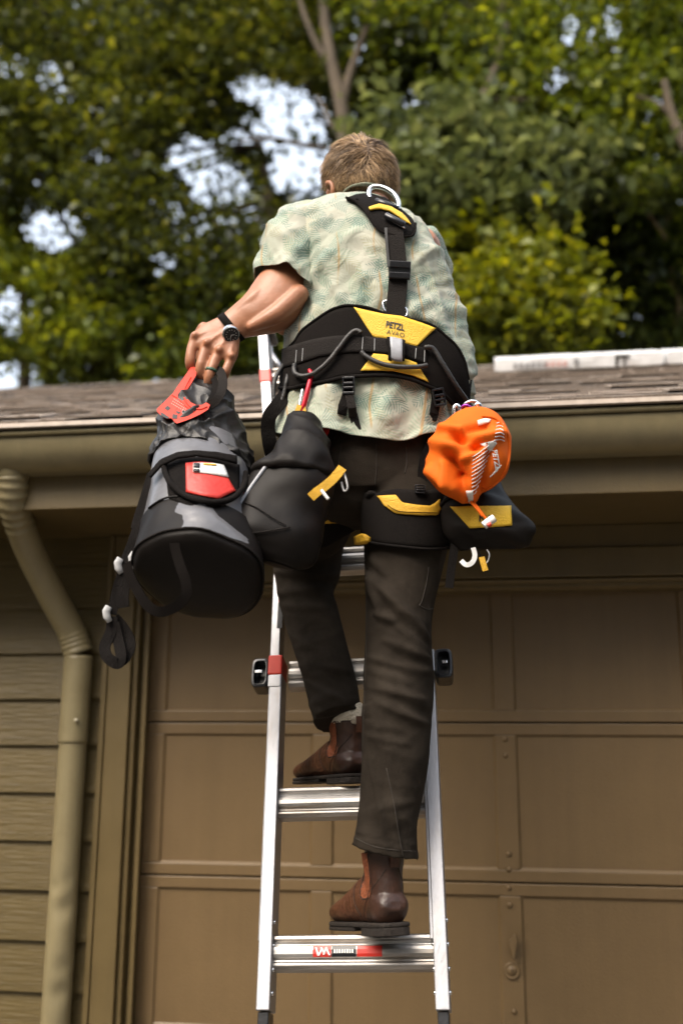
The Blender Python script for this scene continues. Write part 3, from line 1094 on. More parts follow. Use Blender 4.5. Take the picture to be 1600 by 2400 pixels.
g.build('sticker_print', M_white, ladder)
# inner section, running up from the locks
sK = s_of_v(1545)
sT = s_of_v(1060)
xi0, xi1 = rail_x(656, sK, 0), rail_x(660, s_of_v(1380), 0)
sI = s_of_v(1380)
xr0 = rx(sK) - 0.004
for nm, (xa, xb) in (('l', (xi0, line(sK, xi0, sI, xi1, sT))), ('r', (xr0, xr0 - 0.004))):
    bar(LP(xa + (0 if nm == 'l' else 0), 0.02), LP(xb, sT), 0.022, 0.054, 'inner_rail', M_alu)
g = MB()
for (va, vb, mt) in ((1422, 1432, 0), (1434, 1484, 1)):
    pass
ss0, ss1 = s_of_v(1484), s_of_v(1424)
xm = line(sK, xi0, sI, xi1, (ss0 + ss1) / 2)
g.add([LP(xm - 0.003, ss0, 0.0278), LP(xm + 0.0095, ss0, 0.0278), LP(xm + 0.0095, ss1, 0.0278), LP(xm - 0.003, ss1, 0.0278)], [(0, 1, 2, 3)])
g.build('rail_label', M_blackp, ladder)
g = MB()
g.add([LP(xm - 0.003, ss1 + 0.001, 0.0278), LP(xm + 0.0095, ss1 + 0.001, 0.0278), LP(xm + 0.0095, ss1 + 0.014, 0.0278), LP(xm - 0.003, ss1 + 0.014, 0.0278)], [(0, 1, 2, 3)])
g.build('red_rail_label', M_sticker, ladder)
for k in (2, 3, 4):
    rung(k * RS, lx(0.6) + 0.026, xr0 - 0.011, -0.004)
# lock knobs at the joint
for side, (u0, u1, v0, v1) in ((-1, (594, 634, 1550, 1625)), (1, (1018, 1061, 1527, 1608))):
    um, vm = (u0 + u1) / 2, (v0 + v1) / 2
    s0 = s_of_v(vm, -0.2 if side < 0 else 0.19)
    xm = rail_x(um, s0, 0.01)
    w, h = 0.035, 0.072
    g = MB()
    # rounded open frame: outer outline and inner opening
    out_, inn_ = [], []
    for i in range(24):
        a = 2 * pi * i / 24
        e = 0.45
        cx_, sx_ = cos(a), sin(a)
        px_ = abs(cx_) ** e * (1 if cx_ > 0 else -1)
        pz_ = abs(sx_) ** e * (1 if sx_ > 0 else -1)
        out_.append((px_ * w / 2 * 1.2, pz_ * h / 2))
        inn_.append((px_ * w / 2 * 0.78, pz_ * h / 2 * 0.78))
    R1 = [LP(xm + a, s0 + b_, 0.032) for a, b_ in out_]
    R2 = [LP(xm + a, s0 + b_, -0.02) for a, b_ in out_]
    R3 = [LP(xm + a, s0 + b_, 0.034) for a, b_ in inn_]
    R4 = [LP(xm + a, s0 + b_, 0.006) for a, b_ in inn_]
    g.rings([R2, R1, R3, R4])
    kn = g.build('lock_knob', M_blackp, ladder, smooth=False, bevel=0.002)
    g = MB(); g.box((-0.004, -0.022, -0.003), (0.017 if side < 0 else 0.010, 0.0, 0.003))
    for p in range(len(g.v)):
        q = g.v[p]
        g.v[p] = LP(xm + q.x * -side * -1 * (1 if side > 0 else 1) * 0.9, s0 + 0.004 + q.z * 1.3, 0.03 + q.y * 0.5)
    g.build('lock_lever', M_steel, ladder, bevel=0.001)
# red clamp and collar on the left joint
s0 = s_of_v(1570)
bar(LP(rail_x(647, s0, NF) , s_of_v(1594)), LP(rail_x(647, s0, NF), s_of_v(1548)), 0.034, 0.069, 'red_clamp', M_redp, 0.004)
bar(LP(rail_x(647, s0, NF) + 0.0005, s_of_v(1622)), LP(rail_x(647, s0, NF) + 0.0005, s_of_v(1594) - 0.0005), 0.0305, 0.067, 'collar', M_alu, 0.002)
s0 = s_of_v(1558, 0.19)
bar(LP(rx(s0), s0 - 0.03), LP(rx(s0), s0 + 0.025), 0.032, 0.068, 'collar', M_alu, 0.002)
# flared top section above the hips, reaching over the gutter
sT0, sT1 = s_of_v(1120, -0.26), s_of_v(782, -0.26)
xa = rail_x(632, s_of_v(1040, -0.26), NF); sa = s_of_v(1040, -0.26)
xb = rail_x(622.5, s_of_v(885, -0.26), NF); sb = s_of_v(885, -0.26)
tl = lambda s: line(sa, xa, sb, xb, s)
mid = (lx(0.6) + rx(0.6)) / 2
for sg in (0, 1):
    f = (lambda s: tl(s)) if sg == 0 else (lambda s: 2 * mid - tl(s) + 0.0)
    bar(LP(f(s_of_v(1330)), s_of_v(1330)), LP(f(sT1), sT1), 0.0275, 0.064, 'top_rail', M_alu)
    bar(LP(f(sT1 - 0.012), sT1 - 0.012) + LR * 0.008 * (1 - 2 * sg), LP(f(sT1 + 0.012), sT1 + 0.012) + LR * 0.008 * (1 - 2 * sg), 0.05, 0.09, 'end_cap', M_blackp, 0.006)
    bar(LP(f(s_of_v(912, -0.26)), s_of_v(912, -0.26)), LP(f(s_of_v(882, -0.26)), s_of_v(882, -0.26)), 0.034, 0.069, 'red_clamp', M_redp, 0.004)
rung(s_of_v(885, -0.26), tl(s_of_v(885, -0.26)) + 0.0135, 2 * mid - tl(s_of_v(885, -0.26)) - 0.0135, -0.01)
g = MB(); g.tube([P(633, 800, 2.80), P(640, 880, 2.80)], 0.006, 8); g.tube([P(634, 828, 2.80), P(668, 878, 2.79)], 0.0085, 8)
g.build('stay', M_alu, ladder, smooth=True)

# ================================================================== THE MAN
M_skin = mat('tanned_skin', (0.36, 0.155, 0.082), 0.46, var=0.12, vscale=28, bump=0.06, bscale=160, spec=0.5, rvar=0.08, dirt=(0.33, 0.10, 0.05), dscale=16, damt=0.25)
_b = M_skin.node_tree.nodes['Principled BSDF']
_set(_b, 'Subsurface Weight', 0.12)
_set(_b, 'Subsurface Radius', (0.012, 0.005, 0.003))
_set(_b, 'Subsurface Scale', 0.5)
M_hair = mat('sandy_brown_hair', (0.235, 0.145, 0.075), 0.5, var=0.45, vscale=60, objvar=0.0)
M_trouser = mat('faded_black_denim', (0.027, 0.0215, 0.0165), 0.92, var=0.35, vscale=12, bump=0.15, bscale=420, spec=0.06, dirt=(0.056, 0.046, 0.036), dscale=9, damt=0.6)
M_leather = mat('brown_leather', (0.085, 0.032, 0.016), 0.38, var=0.45, vscale=26, bump=0.35, bscale=90, rvar=0.15, dirt=(0.19, 0.09, 0.045), dscale=18, damt=0.45)
M_gore = mat('russet_gore', (0.21, 0.055, 0.017), 0.7, var=0.3, vscale=50, bump=0.5, bscale=200)
M_counter = mat('dark_heel_leather', (0.036, 0.015, 0.009), 0.4, var=0.4, vscale=24, bump=0.2, bscale=70, rvar=0.12, dirt=(0.1, 0.045, 0.025), dscale=20, damt=0.4)
M_sole = mat('dark_sole', (0.014, 0.009, 0.006), 0.85, var=0.3, bump=0.4, bscale=70, dirt=(0.05, 0.032, 0.018), dscale=15, damt=0.5)
M_sock = mat('cream_sock', (0.6, 0.53, 0.42), 0.95, var=0.1, vscale=80, bump=0.8, bscale=220)


def shirt_mat():
    m = bpy.data.materials.new('palm_print_shirt')
    m.use_nodes = True
    nt = m.node_tree
    N, L = nt.nodes, nt.links
    b = N['Principled BSDF']
    b.inputs['Roughness'].default_value = 0.85
    _set(b, 'Sheen Weight', 0.1)
    tc = N.new('ShaderNodeTexCoord')

    def noise_(scale, detail=3, vec=None, dist=0.0):
        n = N.new('ShaderNodeTexNoise')
        n.inputs['Scale'].default_value = scale
        n.inputs['Detail'].default_value = detail
        n.inputs['Distortion'].default_value = dist
        L.new(vec or tc.outputs['Object'], n.inputs['Vector'])
        return n

    def rng_(src, a, c, lo=0.0, hi=1.0):
        r = N.new('ShaderNodeMapRange')
        r.inputs['From Min'].default_value = a
        r.inputs['From Max'].default_value = c
        r.inputs['To Min'].default_value = lo
        r.inputs['To Max'].default_value = hi
        L.new(src, r.inputs['Value'])
        return r.outputs[0]

    def mul(a, c):
        k = N.new('ShaderNodeMath')
        k.operation = 'MULTIPLY'
        L.new(a, k.inputs[0])
        if isinstance(c, float):
            k.inputs[1].default_value = c
        else:
            L.new(c, k.inputs[1])
        return k.outputs[0]

    def mix(c1, fac, col):
        k = N.new('ShaderNodeMixRGB')
        if isinstance(c1, tuple):
            k.inputs['Color1'].default_value = (*c1, 1)
        else:
            L.new(c1, k.inputs['Color1'])
        k.inputs['Color2'].default_value = (*col, 1)
        L.new(fac, k.inputs['Fac'])
        return k.outputs[0]
    # palm fronds: each Voronoi cell holds one leaf turned its own way, with ribs slanting off a midrib
    def M2(op, x, y=None):
        k = N.new('ShaderNodeMath')
        k.operation = op
        for i, q in enumerate((x, y)):
            if q is None:
                continue
            if isinstance(q, (int, float)):
                k.inputs[i].default_value = q
            else:
                L.new(q, k.inputs[i])
        return k.outputs[0]

    def fronds(scale, length, width, ribs, off, thr):
        ad = N.new('ShaderNodeVectorMath'); ad.operation = 'ADD'
        L.new(tc.outputs['Object'], ad.inputs[0]); ad.inputs[1].default_value = (off, off * 2.3, -off)
        wn_ = noise_(7, 2, ad.outputs[0])
        wob = N.new('ShaderNodeVectorMath'); wob.operation = 'SCALE'; wob.inputs['Scale'].default_value = 0.03
        L.new(wn_.outputs['Color'], wob.inputs[0])
        ad2 = N.new('ShaderNodeVectorMath'); ad2.operation = 'ADD'
        L.new(ad.outputs[0], ad2.inputs[0]); L.new(wob.outputs[0], ad2.inputs[1])
        fl_ = N.new('ShaderNodeVectorMath'); fl_.operation = 'MULTIPLY'; fl_.inputs[1].default_value = (1, 0.05, 1)
        L.new(ad2.outputs[0], fl_.inputs[0])
        vo = N.new('ShaderNodeTexVoronoi'); vo.inputs['Scale'].default_value = scale
        L.new(fl_.outputs[0], vo.inputs['Vector'])
        sb_ = N.new('ShaderNodeVectorMath'); sb_.operation = 'SUBTRACT'
        L.new(fl_.outputs[0], sb_.inputs[0]); L.new(vo.outputs['Position'], sb_.inputs[1])
        sx_ = N.new('ShaderNodeSeparateXYZ'); L.new(sb_.outputs[0], sx_.inputs[0])
        sc_ = N.new('ShaderNodeSeparateXYZ'); L.new(vo.outputs['Color'], sc_.inputs[0])
        th_ = M2('MULTIPLY', sc_.outputs[0], 6.283)
        cs_, sn_ = M2('COSINE', th_), M2('SINE', th_)
        x_ = M2('ADD', M2('MULTIPLY', sx_.outputs[0], cs_), M2('MULTIPLY', sx_.outputs[2], sn_))
        y_ = M2('SUBTRACT', M2('MULTIPLY', sx_.outputs[2], cs_), M2('MULTIPLY', sx_.outputs[0], sn_))
        y_ = M2('ADD', y_, M2('MULTIPLY', M2('MULTIPLY', x_, x_), 9.0))          # leaves bend
        ay = M2('ABSOLUTE', y_)
        q_ = M2('DIVIDE', x_, length)
        prof = M2('MULTIPLY', M2('SUBTRACT', 1.0, M2('MULTIPLY', q_, q_)), width)
        inside = rng_(M2('SUBTRACT', prof, ay), 0.0, 0.004)
        st_ = M2('SINE', M2('MULTIPLY', M2('SUBTRACT', x_, M2('MULTIPLY', ay, 1.3)), ribs))
        rib_ = rng_(st_, -0.3, 0.5)
        has = M2('GREATER_THAN', sc_.outputs[1], thr)
        return M2('MULTIPLY', M2('MULTIPLY', inside, rib_), has)
    base = noise_(9, 5)
    c = mix((0.48, 0.475, 0.39), rng_(base.outputs['Fac'], 0.35, 0.65), (0.40, 0.42, 0.335))
    c = mix(c, mul(fronds(11, 0.06, 0.030, 620, 0.31, 0.1), 0.6), (0.27, 0.36, 0.26))
    c = mix(c, mul(fronds(14, 0.05, 0.022, 760, 1.7, 0.22), 0.62), (0.12, 0.235, 0.19))
    c = mix(c, mul(fronds(12, 0.055, 0.02, 640, 3.9, 0.45), 0.5), (0.34, 0.32, 0.19))
    c = mix(c, mul(fronds(16, 0.045, 0.018, 800, 5.2, 0.35), 0.64), (0.08, 0.18, 0.165))
    # ochre stems
    st = N.new('ShaderNodeTexWave')
    st.inputs['Scale'].default_value = 3.6
    st.inputs['Distortion'].default_value = 7.0
    st.inputs['Detail'].default_value = 1.5
    st.inputs['Detail Scale'].default_value = 0.8
    L.new(tc.outputs['Object'], st.inputs['Vector'])
    line_ = rng_(st.outputs['Fac'], 0.990, 0.997)
    pm = noise_(8, 1)
    c = mix(c, mul(mul(line_, rng_(pm.outputs['Fac'], 0.47, 0.54)), 0.65), (0.42, 0.24, 0.07))
    L.new(c, b.inputs['Base Color'])
    fine = noise_(500, 2)
    big = noise_(26, 4, None, 0.8)
    bp1 = N.new('ShaderNodeBump'); bp1.inputs['Strength'].default_value = 0.25; bp1.inputs['Distance'].default_value = 0.003
    L.new(fine.outputs['Fac'], bp1.inputs['Height'])
    bp2 = N.new('ShaderNodeBump'); bp2.inputs['Strength'].default_value = 0.45; bp2.inputs['Distance'].default_value = 0.012
    L.new(big.outputs['Fac'], bp2.inputs['Height'])
    L.new(bp1.outputs[0], bp2.inputs['Normal'])
    L.new(bp2.outputs[0], b.inputs['Normal'])
    tr = N.new('ShaderNodeBsdfTranslucent')
    L.new(c, tr.inputs['Color'])
    mx = N.new('ShaderNodeMixShader')
    mx.inputs[0].default_value = 0.12
    L.new(b.outputs[0], mx.inputs[1])
    L.new(tr.outputs[0], mx.inputs[2])
    L.new(mx.outputs[0], N['Material Output'].inputs[0])
    return m


from mathutils.bvhtree import BVHTree
M_shirt = shirt_mat()
_perm = np.random.default_rng(3).permutation(256)
_perm = np.concatenate([_perm, _perm, _perm])
_gr = np.random.default_rng(4).normal(size=(256, 3))
_gr /= np.linalg.norm(_gr, axis=1)[:, None]


def pnoise(p):
    """smooth gradient noise, p is (n, 3); about -0.7..0.7"""
    p = np.asarray(p, float)
    i = np.floor(p).astype(int)
    f = p - i
    w = f * f * f * (f * (f * 6 - 15) + 10)
    i &= 255
    out = 0
    for dx in (0, 1):
        for dy in (0, 1):
            for dz in (0, 1):
                h = _perm[_perm[_perm[(i[:, 0] + dx) & 255] + ((i[:, 1] + dy) & 255)] + ((i[:, 2] + dz) & 255)]
                d = (_gr[h] * (f - np.array([dx, dy, dz]))).sum(1)
                ww = (w[:, 0] if dx else 1 - w[:, 0]) * (w[:, 1] if dy else 1 - w[:, 1]) * (w[:, 2] if dz else 1 - w[:, 2])
                out = out + d * ww
    return out


def folds(p, rot, sc, off=0.0, sharp=1.0):
    """long soft cloth ridges: sc = frequencies across, deep, along after turning by rot degrees about Y"""
    a = radians(rot)
    x, y, z = p[:, 0], p[:, 1], p[:, 2]
    q = np.stack([(x * cos(a) + z * sin(a)) * sc[0], y * sc[1], (-x * sin(a) + z * cos(a)) * sc[2]], 1) + off
    q = q + 0.35 * np.stack([pnoise(q * 0.5 + 7), pnoise(q * 0.5 + 17), pnoise(q * 0.5 + 27)], 1)
    return (1 - np.clip(np.abs(pnoise(q)) * 2.4, 0, 1)) ** sharp


def disp_obj(o, fn):
    me = o.data
    bm = bmesh.new()
    bm.from_mesh(me)
    bmesh.ops.recalc_face_normals(bm, faces=bm.faces)
    bm.to_mesh(me)
    bm.free()
    me.update()
    n = len(me.vertices)
    co = np.empty(n * 3); me.vertices.foreach_get('co', co); co = co.reshape(-1, 3)
    no = np.empty(n * 3); me.vertices.foreach_get('normal', no); no = no.reshape(-1, 3)
    u, v = nproj(co)
    d = fn(co, no, u, v)
    co = co + no * d[:, None]
    me.vertices.foreach_set('co', co.ravel())
    me.update()



def loft2(rows, n=40, seg=6, expo=2.2, disp=None, dvec=None):
    """rings of a body seen between two outline points; rows: uL, vL, uR, vR, Y, half depth[, dY left-right]"""
    full = []
    for r in rows:
        r = list(r) + [0.0] * (7 - len(r))
        full.append(r)
    rs = catmull(full, seg)
    cen, sd, dp = [], [], []
    for r in rs:
        a, c = P(r[0], r[1], r[4] - r[6]), P(r[2], r[3], r[4] + r[6])
        cen.append((a + c) / 2)
        sd.append((c - a) / 2)
        dp.append(r[5])
    K = len(cen)
    rings = []
    for k in range(K):
        t = (cen[min(k + 1, K - 1)] - cen[max(k - 1, 0)]).normalized()
        w = sd[k].cross(t).normalized() if dvec is None else (dvec - sd[k] * (dvec.dot(sd[k]) / sd[k].length_squared)).normalized()
        if w.y < 0:
            w = -w
        ring = []
        e = 2.0 / expo
        for i in range(n):
            a = 2 * pi * i / n
            x = abs(cos(a)) ** e * (1 if cos(a) >= 0 else -1)
            y = abs(sin(a)) ** e * (1 if sin(a) >= 0 else -1)
            p = cen[k] + sd[k] * x + w * (dp[k] * y)
            if disp:
                p = p + disp(p, k / (K - 1), a, (sd[k] * x + w * dp[k] * y).normalized())
            ring.append(p)
        rings.append(ring)
    return rings


def chain(b, pts, rads, n=14):
    """tapered limb through (u, v, Y) points, closed with round ends"""
    cs = catmull([(*P(u, v, Y), r) for (u, v, Y), r in zip(pts, rads)], 6)
    P3 = [Vector(c[:3]) for c in cs]
    R3 = [c[3] for c in cs]
    d0, d1 = (P3[0] - P3[1]).normalized(), (P3[-1] - P3[-2]).normalized()
    P3 = [P3[0] + d0 * R3[0] * 0.9, P3[0] + d0 * R3[0] * 0.6] + P3 + [P3[-1] + d1 * R3[-1] * 0.6, P3[-1] + d1 * R3[-1] * 0.9]
    R3 = [R3[0] * 0.35, R3[0] * 0.8] + R3 + [R3[-1] * 0.8, R3[-1] * 0.35]
    b.tube(P3, R3, n)


def ball(b, c, r, n=16, sc=(1, 1, 1)):
    c = Vector(c)
    rings = []
    for i in range(1, 10):
        t = pi * i / 10
        rings.append([c + Vector((r * sin(t) * cos(2 * pi * j / n) * sc[0], r * sin(t) * sin(2 * pi * j / n) * sc[1], -r * cos(t) * sc[2])) for j in range(n)])
    b.rings(rings)


man = thing('person', 'person in a palm print shirt and dark trousers climbing the ladder, seen from behind', 'person', tuple(LP(0.05, 0.034)))

# ---- body: head, neck, trunk, arms and hands as one skin
b = MB()
HY = 2.27
def hs(rows, f=0.95):
    return [(847 + (r[0] - 847) * f, 470 + (r[1] - 470) * (f if r[1] < 470 else 1), 847 + (r[2] - 847) * f, 470 + (r[3] - 470) * (f if r[3] < 470 else 1), r[4], r[5] * f) for r in rows]


b.rings(loft2(hs([(815, 520, 915, 535, 2.24, 0.055), (800, 490, 912, 505, 2.245, 0.058), (790, 470, 918, 482, 2.255, 0.066), (777, 456, 924, 462, HY, 0.081), (770, 438, 927, 442, HY, 0.088),
               (768, 415, 927, 417, HY + .005, 0.091), (772, 392, 922, 392, HY + .005, 0.089), (785, 370, 909, 370, HY + .005, 0.078), (806, 353, 888, 353, HY + .005, 0.058), (832, 345, 864, 345, HY, 0.028)]), 28, 4))
hc = P(847, 428, HY)
FD = Vector((-0.42, 0.9, 0.08)).normalized()           # where the face looks
FS = Vector((0, 0, 1)).cross(FD).normalized()
ball(b, hc + FD * 0.088 + Vector((0, 0, -0.02)), 0.016, sc=(1, 1, 1.6))          # nose
ball(b, hc + FD * 0.06 + Vector((0, 0, -0.075)), 0.045)                            # jaw
for s_ in (-1, 1):
    ball(b, hc + FD * 0.078 + FS * 0.032 * s_ + Vector((0, 0, 0.028)), 0.016)      # brow
    ball(b, hc + FD * 0.07 + FS * 0.045 * s_ + Vector((0, 0, -0.035)), 0.02)       # cheeks
b.tube([hc + FD * 0.088 + FS * x + Vector((0, 0, -0.062)) for x in (-0.022, -0.01, 0, 0.01, 0.022)], [0.004, 0.006, 0.0065, 0.006, 0.004], 10)  # lips
# ear
ep = [(764, 436, 2.225), (766, 429, 2.212), (772, 427, 2.205), (778, 433, 2.202), (780, 446, 2.203), (780, 460, 2.21), (779, 470, 2.22), (776, 478, 2.235)]
cs = catmull([(*P(u, v, Y), r) for (u, v, Y), r in zip(ep, (0.004, 0.005, 0.0055, 0.006, 0.0062, 0.006, 0.006, 0.006))], 4)
b.tube([Vector(c[:3]) for c in cs], [c[3] for c in cs], 10)
b.tube([P(774, 440, 2.235), P(774, 452, 2.23), P(776, 468, 2.235)], [0.010, 0.011, 0.009], 10)
# trunk inside the shirt
b.rings(loft2([(800, 510, 940, 525, 2.24, 0.05), (745, 550, 970, 565, 2.22, 0.07), (735, 620, 1005, 630, 2.20, 0.085), (740, 740, 1020, 740, 2.19, 0.085), (735, 860, 1025, 860, 2.19, 0.085), (735, 980, 1010, 980, 2.19, 0.085)], 24, 3))
# left upper arm, elbow and forearm
b.rings(loft2([(690, 505, 760, 560, 2.20, 0.05), (648, 560, 735, 600, 2.17, 0.05), (628, 615, 726, 645, 2.14, 0.052), (612, 650, 722, 676, 2.12, 0.054), (600, 665, 719, 704, 2.105, 0.056), (588, 681, 707, 730, 2.095, 0.055),
               (574, 699, 686, 753, 2.085, 0.050), (562, 710, 658, 767, 2.078, 0.045), (551, 718, 628, 776, 2.072, 0.039), (541, 725, 600, 783, 2.068, 0.032), (530, 733, 577, 788, 2.064, 0.027), (520, 741, 564, 794, 2.06, 0.024),
               (500, 752, 556, 808, 2.056, 0.021)], 32, 4))
chain(b, [(700, 660, 2.17), (690, 720, 2.16), (668, 762, 2.15)], [0.04, 0.038, 0.026])
chain(b, [(640, 668, 2.075), (600, 700, 2.055), (560, 730, 2.05)], [0.018, 0.020, 0.012])       # muscle along the forearm
chain(b, [(700, 690, 2.07), (650, 735, 2.05), (590, 765, 2.045)], [0.024, 0.022, 0.012])
# hand
b.rings(loft2([(516, 744, 562, 797, 2.058, 0.019), (492, 755, 561, 812, 2.052, 0.018), (468, 768, 560, 824, 2.047, 0.0175), (454, 786, 556, 836, 2.043, 0.0165), (449, 800, 552, 846, 2.042, 0.015), (452, 812, 548, 852, 2.044, 0.012)], 28, 4, 2.6))
fing = [([(459, 788, 2.043), (449, 822, 2.036), (446, 850, 2.036), (452, 866, 2.055), (466, 866, 2.072)], [0.0125, 0.0118, 0.0118, 0.0105, 0.0085]),
        ([(486, 806, 2.040), (476, 838, 2.030), (470, 864, 2.028), (471, 884, 2.040), (480, 886, 2.060), (492, 876, 2.072)], [0.0128, 0.012, 0.012, 0.0112, 0.0098, 0.008]),
        ([(514, 822, 2.040), (501, 852, 2.030), (492, 878, 2.026), (489, 899, 2.034), (494, 906, 2.052), (502, 894, 2.068)], [0.0124, 0.0116, 0.0118, 0.0112, 0.0096, 0.008]),
        ([(544, 836, 2.042), (535, 856, 2.036), (529, 872, 2.034), (527, 882, 2.046), (526, 880, 2.062)], [0.0112, 0.0105, 0.0105, 0.0096, 0.008])]
for pts, rd in fing:
    chain(b, pts, rd, 14)
chain(b, [(478, 768, 2.066), (462, 800, 2.082), (470, 838, 2.088), (492, 860, 2.084)], [0.014, 0.013, 0.0115, 0.009])      # thumb behind
for (u, v, Y) in ((457, 786, 2.030), (485, 803, 2.024), (514, 819, 2.025), (543, 834, 2.030)):     # knuckles
    ball(b, P(u, v, Y), 0.0088, 10)
for (a_, c_) in (((536, 770, 2.038), (490, 800, 2.025)), ((545, 778, 2.038), (514, 815, 2.026)), ((528, 762, 2.04), (466, 785, 2.030)), ((552, 788, 2.04), (540, 828, 2.03))):   # tendons
    chain(b, [a_, tuple((x + y) / 2 for x, y in zip(a_, c_)), c_], [0.0036, 0.004, 0.0045], 8)
# right arm reaching forward to the ladder, hidden by the trunk
chain(b, [(985, 580, 2.25), (1000, 660, 2.36), (985, 720, 2.47), (930, 730, 2.56)], [0.05, 0.047, 0.04, 0.027])
chain(b, [(930, 730, 2.56), (905, 728, 2.60)], [0.03, 0.03])
for i in range(4):
    chain(b, [(900, 712 + i * 17, 2.595), (882, 714 + i * 17, 2.61), (878, 718 + i * 17, 2.64), (890, 720 + i * 17, 2.66)], [0.0105, 0.0105, 0.010, 0.008], 10)
chain(b, [(915, 745, 2.6), (900, 756, 2.64), (888, 752, 2.665)], [0.013, 0.0115, 0.009], 10)
body = b.build('body', M_skin, man)
baked(body, [('REMESH', dict(mode='VOXEL', voxel_size=0.0032)), ('SMOOTH', dict(factor=0.5, iterations=3))])
body.data.polygons.foreach_set('use_smooth', [True] * len(body.data.polygons))
if not body.data.materials:
    body.data.materials.append(M_skin)
# fine relief: veins and creases on hand and arm
def skin_relief(co, no, u, v):
    d = 0.0004 * pnoise(co * 45)
    hand = (u < 566) & (v > 745) & (v < 930)
    d += hand * (0.0004 * np.clip(1 - np.abs(pnoise(co * np.array([40., 40, 22]) + 3)) * 6, 0, 1) + 0.0003 * pnoise(co * 140))
    arm = (u < 720) & (v > 655) & ~hand & (v < 800)
    d += arm * 0.00015 * np.clip(1 - np.abs(pnoise(co * np.array([20., 26, 30]) + 5)) * 7, 0, 1)
    return d


disp_obj(body, skin_relief)
# nails are on the far side of the fist; the wedding band faces the camera
rp0, rp1 = P(496, 866, 2.027), P(492, 878, 2.026)
dv = (rp1 - rp0).normalized()
b = MB(); b.tube([rp0 - dv * 0.0005, rp0 + dv * 0.006], 0.0131, 24, caps=False)
rg = b.build('ring', mat('green_band', (0.035, 0.085, 0.05), 0.5), man, smooth=True)
rg.modifiers.new('s', 'SOLIDIFY').thickness = 0.0022

# ---- hair
hair_root = bpy.data.objects.new('hair', None)
COL.objects.link(hair_root)
WLOC[hair_root.name] = Vector((0, 0, 0))
attach(hair_root, man)
cap = MB()
cap.rings(loft2(hs([(779, 476, 924, 482, HY + .0, 0.083), (768, 460, 928, 466, HY, 0.091), (765, 438, 930, 443, HY, 0.094), (764, 415, 930, 418, HY + .005, 0.096), (769, 392, 924, 392, HY + .005, 0.094), (782, 368, 911, 368, HY + .005, 0.083), (804, 350, 890, 350, HY + .005, 0.062), (830, 341, 866, 341, HY, 0.032)]), 40, 5))
# leave the face open
vs, fs = cap.v, []
for f in cap.f:
    c = sum((vs[i] for i in f), Vector()) / len(f)
    d = (c - hc)
    if d.dot(FD) > 0.045 and d.z < 0.055:
        continue
    uu, v2 = proj(c)
    if d.dot(FD) > 0.0 and d.z < -0.005:
        continue
    if uu < 788 and v2 > 424:
        continue
    fs.append(f)
hcap = mesh_obj('hair_cap', vs, fs, mat('dark_hair_base', (0.10, 0.06, 0.032), 0.7, var=0.4, vscale=90), hair_root, True)
# locks of hair: tapered wavy strands combed out from the crown
crown_pt = P(862, 384, 2.19)
ell = []
vv, ff = [], []
hrng = random.Random(5)
top = [v.co.copy() for v in hcap.data.vertices]
polys = [p for p in hcap.data.polygons]
areas = [p.area for p in polys]
cand = hrng.choices(polys, weights=areas, k=9500)
tints = []
for pz in cand:
    vsx = [hcap.data.vertices[i].co for i in pz.vertices]
    c = vsx[0].lerp(vsx[len(vsx) // 2], hrng.random()).lerp(vsx[1].lerp(vsx[-1], hrng.random()), 0.5)
    nrm_v = (c - (hc + Vector((0, 0, -0.01)))).normalized()
    uu, v2 = proj(c)
    if uu < 782 and v2 > 412 and hrng.random() < 0.93:
        continue
    flow = (c - crown_pt)
    flow = flow - nrm_v * flow.dot(nrm_v)
    hgt = (c.z - hc.z) / 0.1
    flow = flow.normalized() * 0.7 + Vector((0, 0, -0.85)) * (1.0 if hgt < 0.6 else 0.2)
    swirl = nrm_v.cross(flow)
    clump = fbm(c, 26, 2)
    flow += swirl * (1.2 * clump + 0.45 * hrng.uniform(-1, 1))
    flow = flow - nrm_v * flow.dot(nrm_v)
    flow.normalize()
    side = nrm_v.cross(flow).normalized()
    short = 1.0 if hgt > 0.0 else max(0.3, 1.0 + hgt * 0.8)
    Ls = hrng.uniform(0.024, 0.046) * short * (1.25 if hgt > 0.65 else 1)
    wd = hrng.uniform(0.0007, 0.0017)
    lift = hrng.uniform(0.10, 0.34) + (0.55 * max(0.0, fbm(c, 40, 2) + 0.35) if hgt > 0.55 else -0.05)
    ph = clump * 9 + hrng.uniform(-.6, .6)
    base = len(vv)
    S = 6
    for i in range(S):
        t = i / (S - 1)
        p_ = c + flow * Ls * t + nrm_v * (0.001 + Ls * lift * t * (1.15 - t)) + side * 0.0055 * sin(ph + t * 4.6) * t - Vector((0, 0, 1)) * 0.006 * t * t
        w = wd * (1 - t) ** 0.6 + 0.00012
        vv += [p_ - side * w, p_ + nrm_v * w * 0.9, p_ + side * w]
    for i in range(S - 1):
        a, d = base + 3 * i, base + 3 * i + 3
        ff += [(a, a + 1, d + 1, d), (a + 1, a + 2, d + 2, d + 1), (a + 2, a, d, d + 2)]
    tints += [max(0, min(1, hrng.gauss(0.47, 0.3) + 0.5 * clump + (0.12 if hgt > 0.5 else 0)))] * (3 * S)
me = bpy.data.meshes.new('hair_strands')
me.from_pydata(vv, [], ff)
at = me.attributes.new('tint', 'FLOAT', 'POINT')
at.data.foreach_set('value', tints)
me.polygons.foreach_set('use_smooth', [True] * len(me.polygons))
mh = bpy.data.materials.new('hair_locks')
mh.use_nodes = True
N, L = mh.node_tree.nodes, mh.node_tree.links
bs = N['Principled BSDF']
bs.inputs['Roughness'].default_value = 0.42
a1 = N.new('ShaderNodeAttribute'); a1.attribute_name = 'tint'
cr = N.new('ShaderNodeValToRGB')
cr.color_ramp.elements[0].color = (0.075, 0.04, 0.02, 1)
cr.color_ramp.elements[1].color = (0.55, 0.36, 0.19, 1)
